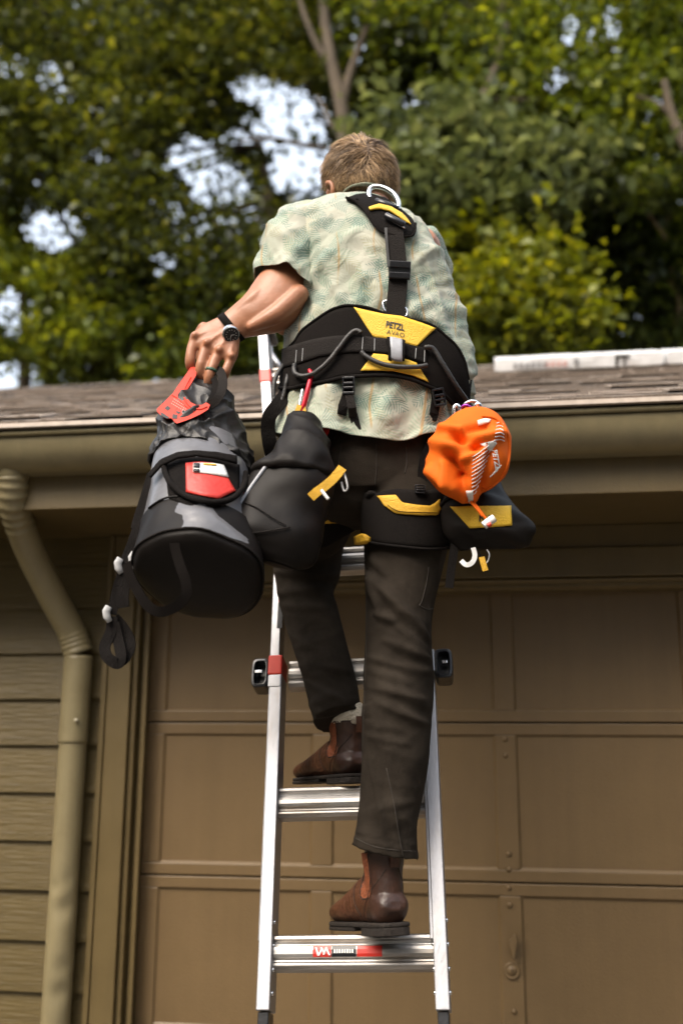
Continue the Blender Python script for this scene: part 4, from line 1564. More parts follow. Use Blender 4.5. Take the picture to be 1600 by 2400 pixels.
L.new(a1.outputs['Fac'], cr.inputs[0]); L.new(cr.outputs[0], bs.inputs['Base Color'])
me.materials.append(mh)
ho = bpy.data.objects.new('hair_strands', me)
COL.objects.link(ho)
ho['kind'] = 'stuff'
attach(ho, hair_root)


# ---- shirt
def ridge(p, sx, sy, sz, off=0.0, o=3):
    q = Vector((p.x * sx + off, p.y * sy + off * 1.7, p.z * sz - off))
    return 1 - min(1, abs(noise.fractal(q, 0.9, 2.0, o, noise_basis='PERLIN_ORIGINAL')) * 2.2)


RS45 = Matrix.Rotation(radians(38), 3, 'Y')
RS_2 = Matrix.Rotation(radians(-32), 3, 'Y')


torso_rows = [(808, 474, 925, 492, 2.235, 0.066), (785, 480, 945, 506, 2.225, 0.08), (748, 486, 975, 525, 2.215, 0.096), (715, 505, 1000, 548, 2.20, 0.112), (700, 540, 1022, 578, 2.19, 0.124),
              (702, 600, 1046, 622, 2.18, 0.132), (704, 650, 1062, 668, 2.18, 0.135), (703, 700, 1071, 712, 2.18, 0.136), (694, 750, 1082, 756, 2.18, 0.137), (676, 805, 1094, 806, 2.18, 0.138),
              (668, 850, 1105, 855, 2.18, 0.140), (662, 905, 1102, 905, 2.18, 0.144), (655, 950, 1088, 950, 2.18, 0.148), (647, 985, 1074, 985, 2.18, 0.152), (640, 1010, 1066, 1012, 2.18, 0.155)]
b = MB()
tr = loft2(torso_rows, 150, 11, 2.35, None, Vector((0.05, 1, 0.0)))
K = len(tr)
for k in range(K):                                     # tail: the back hangs lower than the sides
    f = max(0, (k / (K - 1) - 0.72) / 0.28)
    for i, p in enumerate(tr[k]):
        a = 2 * pi * i / len(tr[k])
        back = max(0, -sin(a)) ** 1.2
        p.z -= f * (0.062 * back + 0.010 * sin(5 * a + 1.0) * back) - f * 0.012 * max(0, cos(a)) ** 6 * 0
        if f > 0:
            p.y -= 0.008 * f * back * sin(i * 0.55)
b.rings(tr, caps=False)


sl = loft2([(760, 486, 800, 570, 2.20, 0.05), (718, 484, 785, 590, 2.19, 0.064), (688, 492, 768, 612, 2.175, 0.070), (656, 520, 752, 634, 2.16, 0.073), (634, 558, 744, 655, 2.145, 0.075), (620, 606, 738, 680, 2.13, 0.076),
            (613, 640, 735, 698, 2.12, 0.077), (611, 657, 732, 707, 2.115, 0.078)], 90, 10, 2.2)
b.rings(sl, caps=False)
sr = loft2([(900, 545, 950, 620, 2.25, 0.03), (952, 550, 1010, 604, 2.28, 0.05), (968, 590, 1035, 640, 2.33, 0.062), (965, 640, 1040, 690, 2.38, 0.062)], 50, 8, 2.2)
b.rings(sr, caps=False)
# collar
cb = loft2([(806, 476, 930, 496, 2.242, 0.062), (800, 481, 934, 501, 2.238, 0.068), (792, 488, 942, 510, 2.23, 0.08)], 60, 5, 2.2)
b.rings(cb, caps=False)
shirt = b.build('shirt', M_shirt, man, smooth=True)


def shirt_relief(co, no, u, v):
    slv = (u < 745) & (v < 715)
    up = np.exp(-((v - 560) / 130) ** 2)
    low = np.clip((v - 860) / 60, 0, 1)
    cin = np.exp(-((v - 735) / 70) ** 2)
    d = 0.014 * (folds(co, 24, (11, 4, 2.6), 3.1, 1.6) - 0.3) + 0.012 * (folds(co, -36, (12, 4, 3.0), 9.2, 1.6) - 0.3)
    d += 0.006 * (folds(co, 12, (24, 9, 6), 1.7, 1.4) - 0.3) + 0.004 * (folds(co, -50, (34, 14, 9), 21.0, 1.3) - 0.3)
    d += cin * 0.012 * (folds(co, 8, (22, 5, 2.0), 5.0, 1.4) - 0.3)
    d += low * 0.013 * (folds(co, -34, (15, 5, 3), 12.0, 1.4) - 0.3)
    d += slv * (0.009 * (folds(co, 62, (15, 8, 4), 2.0, 1.5) - 0.3) + 0.006 * (folds(co, 20, (22, 9, 5), 4.0, 1.4) - 0.3))
    d = d * np.clip((v - 455) / 40, 0.15, 1) - 0.004
    bt = np.interp(u, [672, 697, 716, 768, 819, 863, 901, 959, 1007, 1039, 1064, 1080, 1092], [832, 804, 776, 737, 720, 725, 738, 752, 766, 792, 817, 849, 890])
    bb = np.interp(u, [664, 716, 768, 806, 857, 911, 959, 997, 1032, 1055, 1090], [912, 907, 898, 889, 885, 884, 892, 907, 924, 948, 950])
    near = (no[:, 1] < 0.3)
    press = near * np.clip(np.minimum(v - bt + 14, bb + 12 - v) / 12, 0, 1)          # the belt holds the cloth flat
    strap_ = near * np.clip((34 - np.abs(u - 927)) / 10, 0, 1) * ((v > 500) & (v < 770))
    padm = near * np.clip((62 - np.abs(u - 895)) / 14, 0, 1) * ((v > 440) & (v < 575))
    low_s = near * np.clip((20 - np.abs(u - np.where(u < 900, 808, 1015))) / 8, 0, 1) * ((v > 880) & (v < 1000)) * 0.8
    m_ = np.maximum(np.maximum(press, strap_), np.maximum(padm, low_s))
    return d * (1 - m_) + m_ * np.minimum(d, -0.002)


disp_obj(shirt, shirt_relief)
mo = shirt.modifiers.new('cloth', 'SOLIDIFY'); mo.thickness = 0.0022; mo.offset = 1
# seams: armhole and yoke
def surf_y(u, v, off=0.004):
    """first hit of the sight line through (u, v) with the man, as a depth"""
    d = (P(u, v, 2.0) - CAM).normalized()
    best = None
    for o in COLLIDE:
        ok, loc, nor, idx = o.ray_cast(CAM, d)
        if ok and (best is None or (loc - CAM).length < (best[0] - CAM).length):
            best = (loc, nor)
    return best


# ---- trousers
b = MB()
b.rings(loft2([(700, 940, 1030, 940, 2.19, 0.095), (690, 985, 1045, 985, 2.185, 0.105), (668, 1060, 1064, 1060, 2.18, 0.128), (668, 1110, 1064, 1110, 2.18, 0.13), (680, 1160, 1062, 1160, 2.19, 0.122), (715, 1205, 1050, 1205, 2.19, 0.10), (760, 1235, 1010, 1235, 2.19, 0.06)], 48, 5, 2.3))
right_rows = [(830, 1090, 1064, 1100, 2.175, 0.105), (842, 1160, 1061, 1160, 2.17, 0.11), (846, 1220, 1058, 1220, 2.165, 0.11), (850, 1290, 1050, 1290, 2.155, 0.102), (853, 1388, 1027, 1388, 2.14, 0.093), (853, 1457, 1015, 1457, 2.13, 0.088),
              (852, 1525, 1015, 1525, 2.12, 0.085), (849, 1594, 1021, 1594, 2.115, 0.083), (847, 1663, 1017, 1663, 2.11, 0.082), (844, 1732, 1012, 1735, 2.105, 0.080), (844, 1790, 1007, 1795, 2.10, 0.077), (840, 1853, 996, 1860, 2.10, 0.072),
              (834, 1921, 981, 1935, 2.095, 0.068), (827, 1965, 982, 1990, 2.095, 0.07), (824, 1980, 987, 2017, 2.095, 0.073)]
b.rings(loft2(right_rows, 48, 6, 2.1))
left_rows = [(672, 1080, 840, 1090, 2.19, 0.105), (650, 1160, 838, 1170, 2.25, 0.11), (640, 1230, 832, 1225, 2.32, 0.108), (637, 1285, 812, 1268, 2.37, 0.10), (639, 1330, 803, 1312, 2.385, 0.092), (643, 1362, 797, 1350, 2.38, 0.082), (649, 1398, 784, 1384, 2.37, 0.072),
             (660, 1445, 793, 1418, 2.355, 0.07), (680, 1508, 808, 1478, 2.335, 0.068), (698, 1560, 824, 1540, 2.315, 0.066), (715, 1622, 841, 1604, 2.295, 0.066), (729, 1680, 846, 1652, 2.275, 0.067), (737, 1706, 846, 1674, 2.265, 0.068)]
b.rings(loft2(left_rows, 48, 6, 2.1))
tro = b.build('trousers', M_trouser, man)
baked(tro, [('REMESH', dict(mode='VOXEL', voxel_size=0.0045)), ('SMOOTH', dict(factor=0.5, iterations=6))])
if not tro.data.materials:
    tro.data.materials.append(M_trouser)
FOLDS = [((862, 1345), (885, 1430), 9, 0.015), ((868, 1350), (1010, 1505), 11, 0.020), ((878, 1440), (925, 1455), 8, 0.014), ((900, 1500), (1012, 1548), 9, 0.011), ((860, 1610), (1000, 1640), 7, 0.006), ((858, 1540), (940, 1560), 7, 0.006), ((895, 1650), (1012, 1700), 7, 0.007), ((860, 1725), (960, 1745), 7, 0.005), ((920, 1460), (1010, 1530), 8, 0.009), ((850, 1900), (975, 1880), 8, 0.004), ((860, 1300), (900, 1345), 9, 0.008), ((745, 1560), (820, 1575), 8, 0.006), ((720, 1600), (800, 1640), 8, 0.006), ((860, 1570), (960, 1600), 10, 0.006), ((880, 1600), (1012, 1660), 11, 0.007),
         ((870, 1640), (990, 1700), 9, 0.005), ((850, 1690), (940, 1712), 9, 0.004), ((920, 1560), (1016, 1575), 9, 0.006), ((905, 1830), (935, 1990), 7, 0.004), ((880, 1800), (900, 2000), 6, 0.003),
         ((650, 1390), (780, 1375), 10, 0.009), ((655, 1420), (770, 1425), 9, 0.006), ((690, 1520), (800, 1480), 10, 0.004), ((700, 1560), (780, 1600), 12, 0.005), ((725, 1650), (790, 1630), 10, 0.006), ((640, 1340), (790, 1350), 9, 0.008)]
FA = np.array([[*a, *c, w, h] for a, c, w, h in FOLDS], float)
nV = len(tro.data.vertices)
co = np.empty(nV * 3); tro.data.vertices.foreach_get('co', co); co = co.reshape(-1, 3)
no = np.empty(nV * 3); tro.data.vertices.foreach_get('normal', no); no = no.reshape(-1, 3)
u_, v_ = nproj(co)
dsp_ = np.zeros(nV)
for ax, ay, bx, by, w, h in FA:
    dx, dy = bx - ax, by - ay
    t = np.clip(((u_ - ax) * dx + (v_ - ay) * dy) / (dx * dx + dy * dy), 0, 1)
    d = np.hypot(u_ - ax - t * dx, v_ - ay - t * dy)
    wt = w * (0.6 + 0.8 * np.sin(pi * (0.1 + 0.8 * t)))
    dsp_ += h * np.exp(-(d / wt) ** 2) * np.sin(pi * (0.12 + 0.76 * t)) * (no[:, 1] < 0.2)
kn = np.exp(-((v_ - 1600) / 120) ** 2) + 0.8 * np.exp(-((v_ - 1960) / 60) ** 2) + 0.5
dsp_ += kn * 0.0036 * (folds(co, 72, (17, 7, 3.2), 1.0, 2.0) - 0.25) + 0.0015 * (folds(co, -62, (18, 8, 3.5), 6.0, 2.2) - 0.25) + 0.0006 * pnoise(co * 45)
# hems
for (ua, va, ub, vb) in ((824, 1980, 987, 2017), (737, 1706, 846, 1674)):
    t = np.clip((u_ - ua) / (ub - ua), -0.2, 1.2)
    dd = (va + (vb - va) * t) - v_
    m_ = (u_ > ua - 25) & (u_ < ub + 25) & (dd > -10) & (dd < 60)
    dsp_ += m_ * (0.0022 * ((dd < 22) & (dd > -10)) - 0.0016 * (np.abs(dd - 24) < 4))
# side seam of the right leg
for poly in (((1045, 1250), (1010, 1430), (1012, 1520)), ((908, 1780), (925, 1880), (940, 2000)), ((862, 1790), (890, 1900), (905, 2000))):
    for (ax, ay), (bx, by) in zip(poly, poly[1:]):
        dx, dy = bx - ax, by - ay
        t = np.clip(((u_ - ax) * dx + (v_ - ay) * dy) / (dx * dx + dy * dy), 0, 1)
        d = np.hypot(u_ - ax - t * dx, v_ - ay - t * dy)
        dsp_ += 0.0018 * np.exp(-(d / 3.5) ** 2) * (no[:, 1] < 0.2)
dsp_ = dsp_ * np.clip(-no[:, 1] * 1.6 + 0.15, 0.15, 1) - 0.0035
co += no * dsp_[:, None]
tro.data.vertices.foreach_set('co', co.ravel())
tro.data.polygons.foreach_set('use_smooth', [True] * len(tro.data.polygons))
tro.data.update()


# ---- boots
def boot(name_lbl, heel, yaw, pitch=0.0, sock=None, hz=1.0):
    M = Matrix.Translation(heel) @ Matrix.Rotation(yaw, 4, 'Z') @ Matrix.Rotation(pitch, 4, 'X') @ Matrix.Diagonal((1, 1, hz, 1))
    e = bpy.data.objects.new('boot', None)
    COL.objects.link(e)
    WLOC[e.name] = Vector((0, 0, 0))
    attach(e, man)
    b = MB()
    rows = [(-0.046, 0.012, 0.045, 0.03), (-0.040, 0.026, 0.072, 0.02), (-0.02, 0.035, 0.092, 0.0), (0.02, 0.038, 0.112, 0.0), (0.06, 0.039, 0.122, 0.0), (0.10, 0.041, 0.112, 0.0), (0.14, 0.046, 0.092, 0.0), (0.18, 0.049, 0.077, 0.0),
            (0.215, 0.046, 0.070, 0.0), (0.24, 0.037, 0.061, 0.002), (0.256, 0.022, 0.046, 0.008), (0.262, 0.008, 0.028, 0.012)]
    rr = []
    for y, hw, top_, lo in [tuple(r) for r in catmull(rows, 4)]:
        ring = []
        for i in range(24):
            a = 2 * pi * i / 24
            z = 0.02 + lo + (top_ - 0.02 - lo) * (0.5 + 0.5 * sin(a))
            wz = 1.0 if sin(a) < 0 else (1 - 0.35 * sin(a) ** 2)
            ring.append(Vector((hw * (abs(cos(a)) ** 0.7) * (1 if cos(a) > 0 else -1) * wz, y, z)))
        rr.append(ring)
    b.rings(rr)
    sh = []
    for z, cy, rx_, ry_ in [tuple(r) for r in catmull([(0.05, 0.012, 0.036, 0.05), (0.085, 0.012, 0.035, 0.05), (0.115, 0.012, 0.036, 0.05), (0.14, 0.010, 0.040, 0.053), (0.157, 0.008, 0.042, 0.055)], 4)]:
        sh.append([Vector((rx_ * cos(2 * pi * i / 24), cy + ry_ * sin(2 * pi * i / 24), z)) for i in range(24)])
    b.rings(sh)
    o = b.build('upper', None, e)
    baked(o, [('REMESH', dict(mode='VOXEL', voxel_size=0.0027)), ('SMOOTH', dict(factor=0.5, iterations=5))])
    me = o.data
    me.materials.clear()
    me.materials.append(M_leather); me.materials.append(M_gore); me.materials.append(M_counter)
    nrms = [v.normal.copy() for v in me.vertices]
    for v, nv_ in zip(me.vertices, nrms):
        p = v.co.copy()
        cr_ = 0.0010 * fbm(p, 24, 2)
        if 0.05 < p.y < 0.15 and p.z > 0.045:                     # walking creases across the vamp
            cr_ -= 0.0026 * max(0, sin(p.y * 420 + 6 * p.x + 1.5 * fbm(p, 40, 1))) ** 4 * min(1, (p.y - 0.05) / 0.03)
        if p.y < -0.004 + max(0, 0.075 - p.z) * 0.9:              # heel counter stands a little proud
            cr_ += 0.0016
        if abs(p.x) > 0.01 and -0.012 + (0.157 - p.z) * 0.16 < p.y < 0.064 - (0.157 - p.z) * 0.25 and p.z > 0.07:
            cr_ -= 0.0012 - 0.0005 * sin(p.y * 900)               # elastic gore, ribbed and set in
        v.co = p + nv_ * cr_
    mi = []
    for f in me.polygons:
        c = f.center
        g_ = abs(c.x) > 0.010 and -0.012 + (0.157 - c.z) * 0.16 < c.y < 0.064 - (0.157 - c.z) * 0.25 and c.z > 0.07
        mi.append(1 if g_ else (2 if c.y < -0.004 + max(0, 0.075 - c.z) * 0.9 else 0))
    me.polygons.foreach_set('material_index', mi)
    me.polygons.foreach_set('use_smooth', [True] * len(me.polygons))
    bv = BVHTree.FromPolygons([tuple(v.co) for v in me.vertices], [tuple(p.vertices) for p in me.polygons])
    sm = MB()

    def seam_(pts):
        cs = catmull(pts, 5)
        ps = [bv.find_nearest(Vector(c))[0] for c in cs]
        sm.tube([M @ q for q in ps], 0.0011, 6)
    for sx in (-1, 1):
        seam_([(sx * 0.045, 0.066, 0.154), (sx * 0.045, 0.056, 0.12), (sx * 0.045, 0.042, 0.08), (sx * 0.045, 0.03, 0.068), (sx * 0.045, 0.006, 0.08), (sx * 0.045, -0.006, 0.12), (sx * 0.045, -0.012, 0.154)])
        seam_([(sx * 0.02, -0.05, 0.12), (sx * 0.04, -0.01, 0.085), (sx * 0.045, 0.02, 0.06), (sx * 0.05, 0.045, 0.026)])
        seam_([(sx * 0.05, 0.062, 0.028), (sx * 0.045, 0.075, 0.06), (sx * 0.03, 0.085, 0.09), (0.0, 0.088, 0.11)])
    seam_([(-0.05, 0.0, 0.155), (-0.02, -0.05, 0.156), (0.02, -0.05, 0.156), (0.05, 0.0, 0.155)])
    sm.build('seam', M_sole, e, smooth=True)
    me.transform(M)
    # welt and sole
    ol = []
    for y, hw, _, _ in [tuple(r) for r in catmull(rows, 3)]:
        ol.append((hw * 1.0 + 0.0022, y))
    pts_ = [(x, y) for x, y in ol] + [(-x, y) for x, y in ol[::-1]]
    pts_[0:0] = []
    b = MB()
    b.prism([M @ Vector((x, y * 0.985 - 0.001, 0.0155)) for x, y in pts_], (M.to_3x3() @ Vector((0, 0, 0.0085))))
    b.build('welt', M_sole, e, bevel=0.003)
    b = MB()
    hp_ = [(x * 0.97, y) for x, y in ol if y < 0.05]
    b.prism([M @ Vector((x, y, 0.0)) for x, y in hp_ + [(-x, y) for x, y in hp_[::-1]]], (M.to_3x3() @ Vector((0, 0, 0.0153))))
    fp_ = [(x * 0.97, y) for x, y in ol if y > 0.085]
    b.prism([M @ Vector((x, y, 0.0075)) for x, y in fp_ + [(-x, y) for x, y in fp_[::-1]]], (M.to_3x3() @ Vector((0, 0, 0.0078))))
    b.build('sole', M_sole, e, bevel=0.002)
    # pull tab at the back
    b = MB()
    b.rings(ribbon([M @ Vector((0, -0.050, 0.125)), M @ Vector((0, -0.053, 0.145)), M @ Vector((0, -0.051, 0.165)), M @ Vector((0, -0.044, 0.156))], (M.to_3x3() @ Vector((0, -1, 0.1))), 0.018, 0.003))
    b.build('pull_tab', M_leather, e)
    if sock:
        b = MB()
        rr = []
        for z, k in ((0.150, 0.94), (0.160, 1.0), (0.168, 1.02), (0.176, 0.98), (0.186, 0.9), (0.20, 0.8)):
            rr.append([M @ Vector((0.043 * k * cos(2 * pi * i / 32) * (1 + 0.03 * sin(7 * i)), 0.006 + 0.056 * k * sin(2 * pi * i / 32), z + 0.004 * sin(i * 1.3))) for i in range(32)])
        b.rings(rr)
        b.build('sock', M_sock, e, smooth=True)
    else:
        b = MB()
        b.tube([M @ Vector((0, 0.008, 0.15)), M @ Vector((0, 0.008, 0.21))], 0.036, 20)
        b.build('sock', M_sock, e, smooth=True)
    return e


hb = P(905, 2192, 2.085)
boot('right', Vector((hb.x + 0.004, 2.085, LP(0.06, 0.036).z + 0.010)), radians(28), radians(-8))
hb = P(814, 1846, 2.255)
boot('left', Vector((hb.x + 0.006, 2.272, LP(0.0, RS + 0.036).z + 0.004)), radians(34), radians(-4), True, 0.86)
COLLIDE = [shirt, body, tro]
bpy.context.view_layer.update()


# ---- sewn lines on shirt and trousers
def sewn(name, o, pts, r, material):
    me = o.data
    bv = BVHTree.FromPolygons([tuple(v.co) for v in me.vertices], [tuple(p.vertices) for p in me.polygons])
    ps = []
    for q in catmull(pts, 5):
        d = (P(q[0], q[1], 2.0) - CAM).normalized()
        loc, nor, i, dist = bv.ray_cast(CAM, d)
        if loc is not None:
            ps.append(loc - d * 0.0006)
    if len(ps) > 2:
        g = MB()
        g.tube(ps, r, 6)
        g.build(name, material, man, smooth=True)


M_seam = mat('seam_thread', (0.036, 0.029, 0.022), 0.9, var=0.2)
M_sseam = mat('shirt_seam', (0.36, 0.36, 0.28), 0.9, var=0.1)
sewn('sleeve_seam', shirt, [(735, 492), (748, 530), (754, 580), (748, 640), (736, 700)], 0.0016, M_sseam)
sewn('yoke_seam', shirt, [(740, 512), (790, 506), (835, 512)], 0.0011, M_sseam)
sewn('yoke_seam', shirt, [(955, 572), (985, 574), (1015, 584)], 0.0011, M_sseam)
sewn('sleeve_hem', shirt, [(619, 640), (650, 648), (690, 658), (722, 686)], 0.0010, M_sseam)
sewn('tail_hem', shirt, [(690, 985), (760, 998), (830, 1008), (910, 1012), (990, 1018)], 0.0010, M_sseam)
for pts in ([(1004, 1330), (998, 1370), (988, 1408), (982, 1418)], [(982, 1418), (1000, 1428), (1016, 1426)], [(856, 1300), (858, 1400), (857, 1520), (853, 1640), (849, 1760)], [(905, 1800), (922, 1880), (935, 1960), (945, 2010)], [(828, 1962), (870, 1982), (920, 1992), (982, 1996)],
            [(880, 1036), (882, 1090), (878, 1140)], [(950, 1040), (953, 1080), (948, 1110)], [(800, 1040), (795, 1080), (790, 1110)], [(733, 1685), (780, 1678), (842, 1655)]):
    sewn('trouser_seam', tro, pts, 0.0009, M_seam)

# ================================================================== HARNESS, BAGS AND SMALL GEAR
from mathutils.bvhtree import BVHTree
M_pad = mat('black_mesh_padding', (0.0115, 0.0098, 0.009), 0.95, var=0.25, vscale=300, bump=0.3, bscale=700, spec=0.05)
M_web = mat('black_webbing', (0.0095, 0.008, 0.0074), 0.85, var=0.25, vscale=400, bump=0.4, bscale=500, stretch=(1, 1, 0.3), spec=0.08)
M_webg = mat('charcoal_webbing', (0.021, 0.018, 0.0165), 0.85, spec=0.1, var=0.25, vscale=400, bump=0.6, bscale=500)
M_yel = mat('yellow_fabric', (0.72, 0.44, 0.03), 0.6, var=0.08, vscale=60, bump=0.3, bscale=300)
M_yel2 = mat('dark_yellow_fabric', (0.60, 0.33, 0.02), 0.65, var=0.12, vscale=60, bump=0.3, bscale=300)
M_grey = mat('grey_reflective', (0.32, 0.33, 0.36), 0.4, var=0.1, vscale=90)
M_rubber = mat('black_rubber_tube', (0.03, 0.028, 0.027), 0.5, var=0.15, bump=0.2, bscale=200)
M_vinyl = mat('black_vinyl', (0.0085, 0.0068, 0.006), 0.5, var=0.2, vscale=20, bump=0.08, bscale=30, rvar=0.06, spec=0.14)
M_nylon = mat('charcoal_ripstop', (0.0125, 0.0105, 0.0095), 0.5, var=0.2, vscale=60, bump=0.15, bscale=110)
M_bagside = mat('grey_vinyl', (0.12, 0.12, 0.13), 0.3, var=0.15, vscale=15, bump=0.15, bscale=40)
M_red = mat('red_nylon', (0.58, 0.03, 0.02), 0.5, var=0.12, vscale=20, bump=0.2, bscale=60)
M_redtool = mat('red_moulded_plastic', (0.60, 0.042, 0.022), 0.5, spec=0.25, var=0.06, bump=0.08, bscale=120)
M_orange = mat('orange_nylon', (0.70, 0.118, 0.008), 0.75, spec=0.2, var=0.06, vscale=40, bump=0.08, bscale=300)
M_purple = mat('purple_anodised', (0.28, 0.04, 0.3), 0.25, 0.9, var=0.05)
M_redmetal = mat('red_anodised', (0.6, 0.02, 0.035), 0.28, 0.6, var=0.08)
M_greytab = mat('grey_toggle', (0.4, 0.4, 0.4), 0.5, var=0.1)
M_black = mat('black_print', (0.014, 0.014, 0.014), 0.6, var=0)


class Prox:
    """smooth stand-in surface used only to find where straps and patches lie"""

    def __init__(self, *ringsets):
        b = MB()
        for r in ringsets:
            b.rings(r)
        self.t = BVHTree.FromPolygons([tuple(v) for v in b.v], b.f)

    def hit(self, u, v, off, Yg=2.06):
        d = (P(u, v, 2.0) - CAM).normalized()
        loc, nor, i, dist = self.t.ray_cast(CAM, d)
        if loc is None:
            loc, nor, i, dist = self.t.find_nearest(P(u, v, Yg))
            nor = (P(u, v, Yg) - loc)
            nor = nor.normalized() if nor.length > 1e-5 else -d
            loc = loc + (P(u, v, Yg + 0.06) - loc) * 0.6
        if nor.dot(d) > 0:
            nor = -nor
        nn = (nor * 0.6 - d * 0.6).normalized()
        return loc + nn * off, nn


def lerp_poly(pl, t):
    """point on a polyline at fraction t of its length"""
    L = [0.0]
    for (a, c) in zip(pl, pl[1:]):
        L.append(L[-1] + math.hypot(c[0] - a[0], c[1] - a[1]))
    s = t * L[-1]
    for i in range(len(pl) - 1):
        if s <= L[i + 1] or i == len(pl) - 2:
            f = (s - L[i]) / max(1e-6, L[i + 1] - L[i])
            return (pl[i][0] + (pl[i + 1][0] - pl[i][0]) * f, pl[i][1] + (pl[i + 1][1] - pl[i][1]) * f)


def patch(name, top, bot, off, thick, material, parent, px, nc=40, nr=10, smooth=True, crown=0.0):
    vs, fs = [], []
    for r in range(nr + 1):
        for c in range(nc + 1):
            a, d = lerp_poly(top, c / nc), lerp_poly(bot, c / nc)
            f = r / nr
            u, v = a[0] + (d[0] - a[0]) * f, a[1] + (d[1] - a[1]) * f
            p, n = px.hit(u, v, off + crown * sin(pi * f) ** 0.6)
            vs.append(p)
    W = nc + 1
    for r in range(nr):
        for c in range(nc):
            fs.append((r * W + c, (r + 1) * W + c, (r + 1) * W + c + 1, r * W + c + 1))
    o = mesh_obj(name, vs, fs, material, parent, smooth)
    mo = o.modifiers.new('thick', 'SOLIDIFY')
    mo.thickness = thick
    mo.offset = -1
    return o


def strap(name, pts, width, material, parent, px=None, off=0.006, thick=0.003, seg=6):
    """flat strap along photo points (u, v) on surface px, or (u, v, Y) in the air"""
    ps, ns = [], []
    for q in catmull(pts, seg):
        if px is not None:
            p, n = px.hit(q[0], q[1], off)
        else:
            p, n = P(*q), TOCAM
        ps.append(p)
        ns.append(n)
    b = MB()
    b.rings(ribbon(ps, ns, width, thick))
    return b.build(name, material, parent, smooth=False)


def cord(name, pts, r, material, parent, seg=8, n=10):
    cs = catmull([tuple(P(*p)) for p in pts], seg)
    b = MB()
    b.tube([Vector(c) for c in cs], r, n)
    return b.build(name, material, parent, smooth=True)


def cord_on(name, pts, r, material, parent, px, off):
    ps = [px.hit(q[0], q[1], off)[0] for q in catmull(pts, 5)]
    b = MB()
    b.tube(ps, r, 10)
    return b.build(name, material, parent, smooth=True)


def lettering(name, text, o0, ex, ey, off, material, parent, px, bold=0.0, shear=0.0):
    """text printed on surface px: o0 photo start of the baseline, ex/ey photo vectors of one em along and up"""
    cu = bpy.data.curves.new('t', 'FONT')
    cu.body = text
    cu.size = 1.0
    cu.offset = bold
    cu.shear = shear
    cu.resolution_u = 3
    ob = bpy.data.objects.new('t', cu)
    COL.objects.link(ob)
    dg = bpy.context.evaluated_depsgraph_get()
    me = bpy.data.meshes.new_from_object(ob.evaluated_get(dg))
    bpy.data.objects.remove(ob)
    vs = []
    for v in me.vertices:
        u = o0[0] + ex[0] * v.co.x + ey[0] * v.co.y
        w = o0[1] + ex[1] * v.co.x + ey[1] * v.co.y
        vs.append(px.hit(u, w, off)[0])
    fs = [tuple(p.vertices) for p in me.polygons]
    bpy.data.meshes.remove(me)
    return mesh_obj(name, vs, fs, material, parent)


torso_px = Prox(loft2(torso_rows, 80, 6, 2.35, None, Vector((0.05, 1, 0.0))), loft2([(668, 960, 1060, 960, 2.18, 0.125), (664, 1060, 1064, 1060, 2.18, 0.13), (680, 1160, 1062, 1160, 2.19, 0.125)], 40, 4, 2.3))
leg_px = Prox(loft2(right_rows, 40, 4, 2.1), loft2(left_rows, 40, 4, 2.1), loft2([(664, 1000, 1062, 1000, 2.18, 0.124), (664, 1060, 1064, 1060, 2.18, 0.13), (668, 1110, 1064, 1110, 2.18, 0.132), (680, 1160, 1062, 1160, 2.19, 0.124)], 40, 4, 2.3))

har = thing('climbing_harness', 'black and yellow climbing harness strapped round waist, back and thighs', 'harness', tuple(P(880, 850, 2.03)))
top_l = [(672, 832), (697, 804), (716, 776), (768, 737), (793, 725), (819, 720), (863, 725), (901, 738), (959, 752), (1007, 766), (1039, 792), (1064, 817), (1080, 849), (1088, 890)]
bot_l = [(664, 912), (690, 914), (716, 907), (768, 898), (806, 889), (857, 885), (911, 884), (959, 892), (997, 907), (1032, 924), (1055, 948), (1075, 958), (1084, 950), (1090, 935)]
patch('waist_belt', top_l, bot_l, 0.017, 0.012, M_pad, har, torso_px, 70, 14, crown=0.004)
cord_on('belt_binding', top_l, 0.0034, M_web, har, torso_px, 0.017)
cord_on('belt_binding', bot_l, 0.0044, M_web, har, torso_px, 0.017)
# the belt closing in front
ctr = (P(668, 872, 2.18) + P(1098, 905, 2.18)) / 2
hx = (P(1098, 905, 2.18) - P(668, 872, 2.18)) / 2
b = MB()
pts_ = [ctr + hx * cos(a) * 1.01 + Vector((0, 0.155 * sin(a), 0)) for a in np.linspace(-0.15, pi + 0.15, 30)]
b.rings(ribbon(pts_, [(p - ctr).normalized() for p in pts_], 0.055, 0.008)); b.build('front_belt', M_web, har)
# webbing carried by the belt
patch('belt_webbing', [(674, 822), (700, 812), (736, 801), (783, 793), (831, 791), (879, 796), (906, 799)], [(672, 866), (704, 858), (752, 841), (815, 831), (863, 830), (911, 834), (912, 835)], 0.0245, 0.003, M_webg, har, torso_px, 50, 5)
patch('belt_webbing', [(938, 806), (960, 814), (994, 821), (997, 822)], [(938, 838), (959, 846), (990, 858), (996, 860)], 0.0245, 0.003, M_web, har, torso_px, 16, 5)
for (ua, va, ub, vb) in ((704, 826, 702, 856), (718, 822, 716, 852), (852, 796, 850, 826), (879, 800, 878, 828), (972, 822, 970, 846), (991, 826, 990, 854)):
    cord_on('stitching', [(ua, va), ((ua + ub) / 2, (va + vb) / 2), (ub, vb)], 0.0007, M_greytab, har, torso_px, 0.0255)
yp = patch('yellow_panel', [(831, 725), (863, 733), (901, 741), (940, 746), (959, 753), (985, 762), (1016, 775)], [(876, 796), (895, 798), (915, 802), (935, 806), (950, 811), (962, 815), (973, 818)], 0.0228, 0.002, M_yel, har, torso_px, 30, 8)
lettering('lettering', 'PETZL', (903.5, 771.5), (15.2, 3.4), (2.5, -20), 0.0242, M_black, yp, torso_px, 0.03, 0.0)
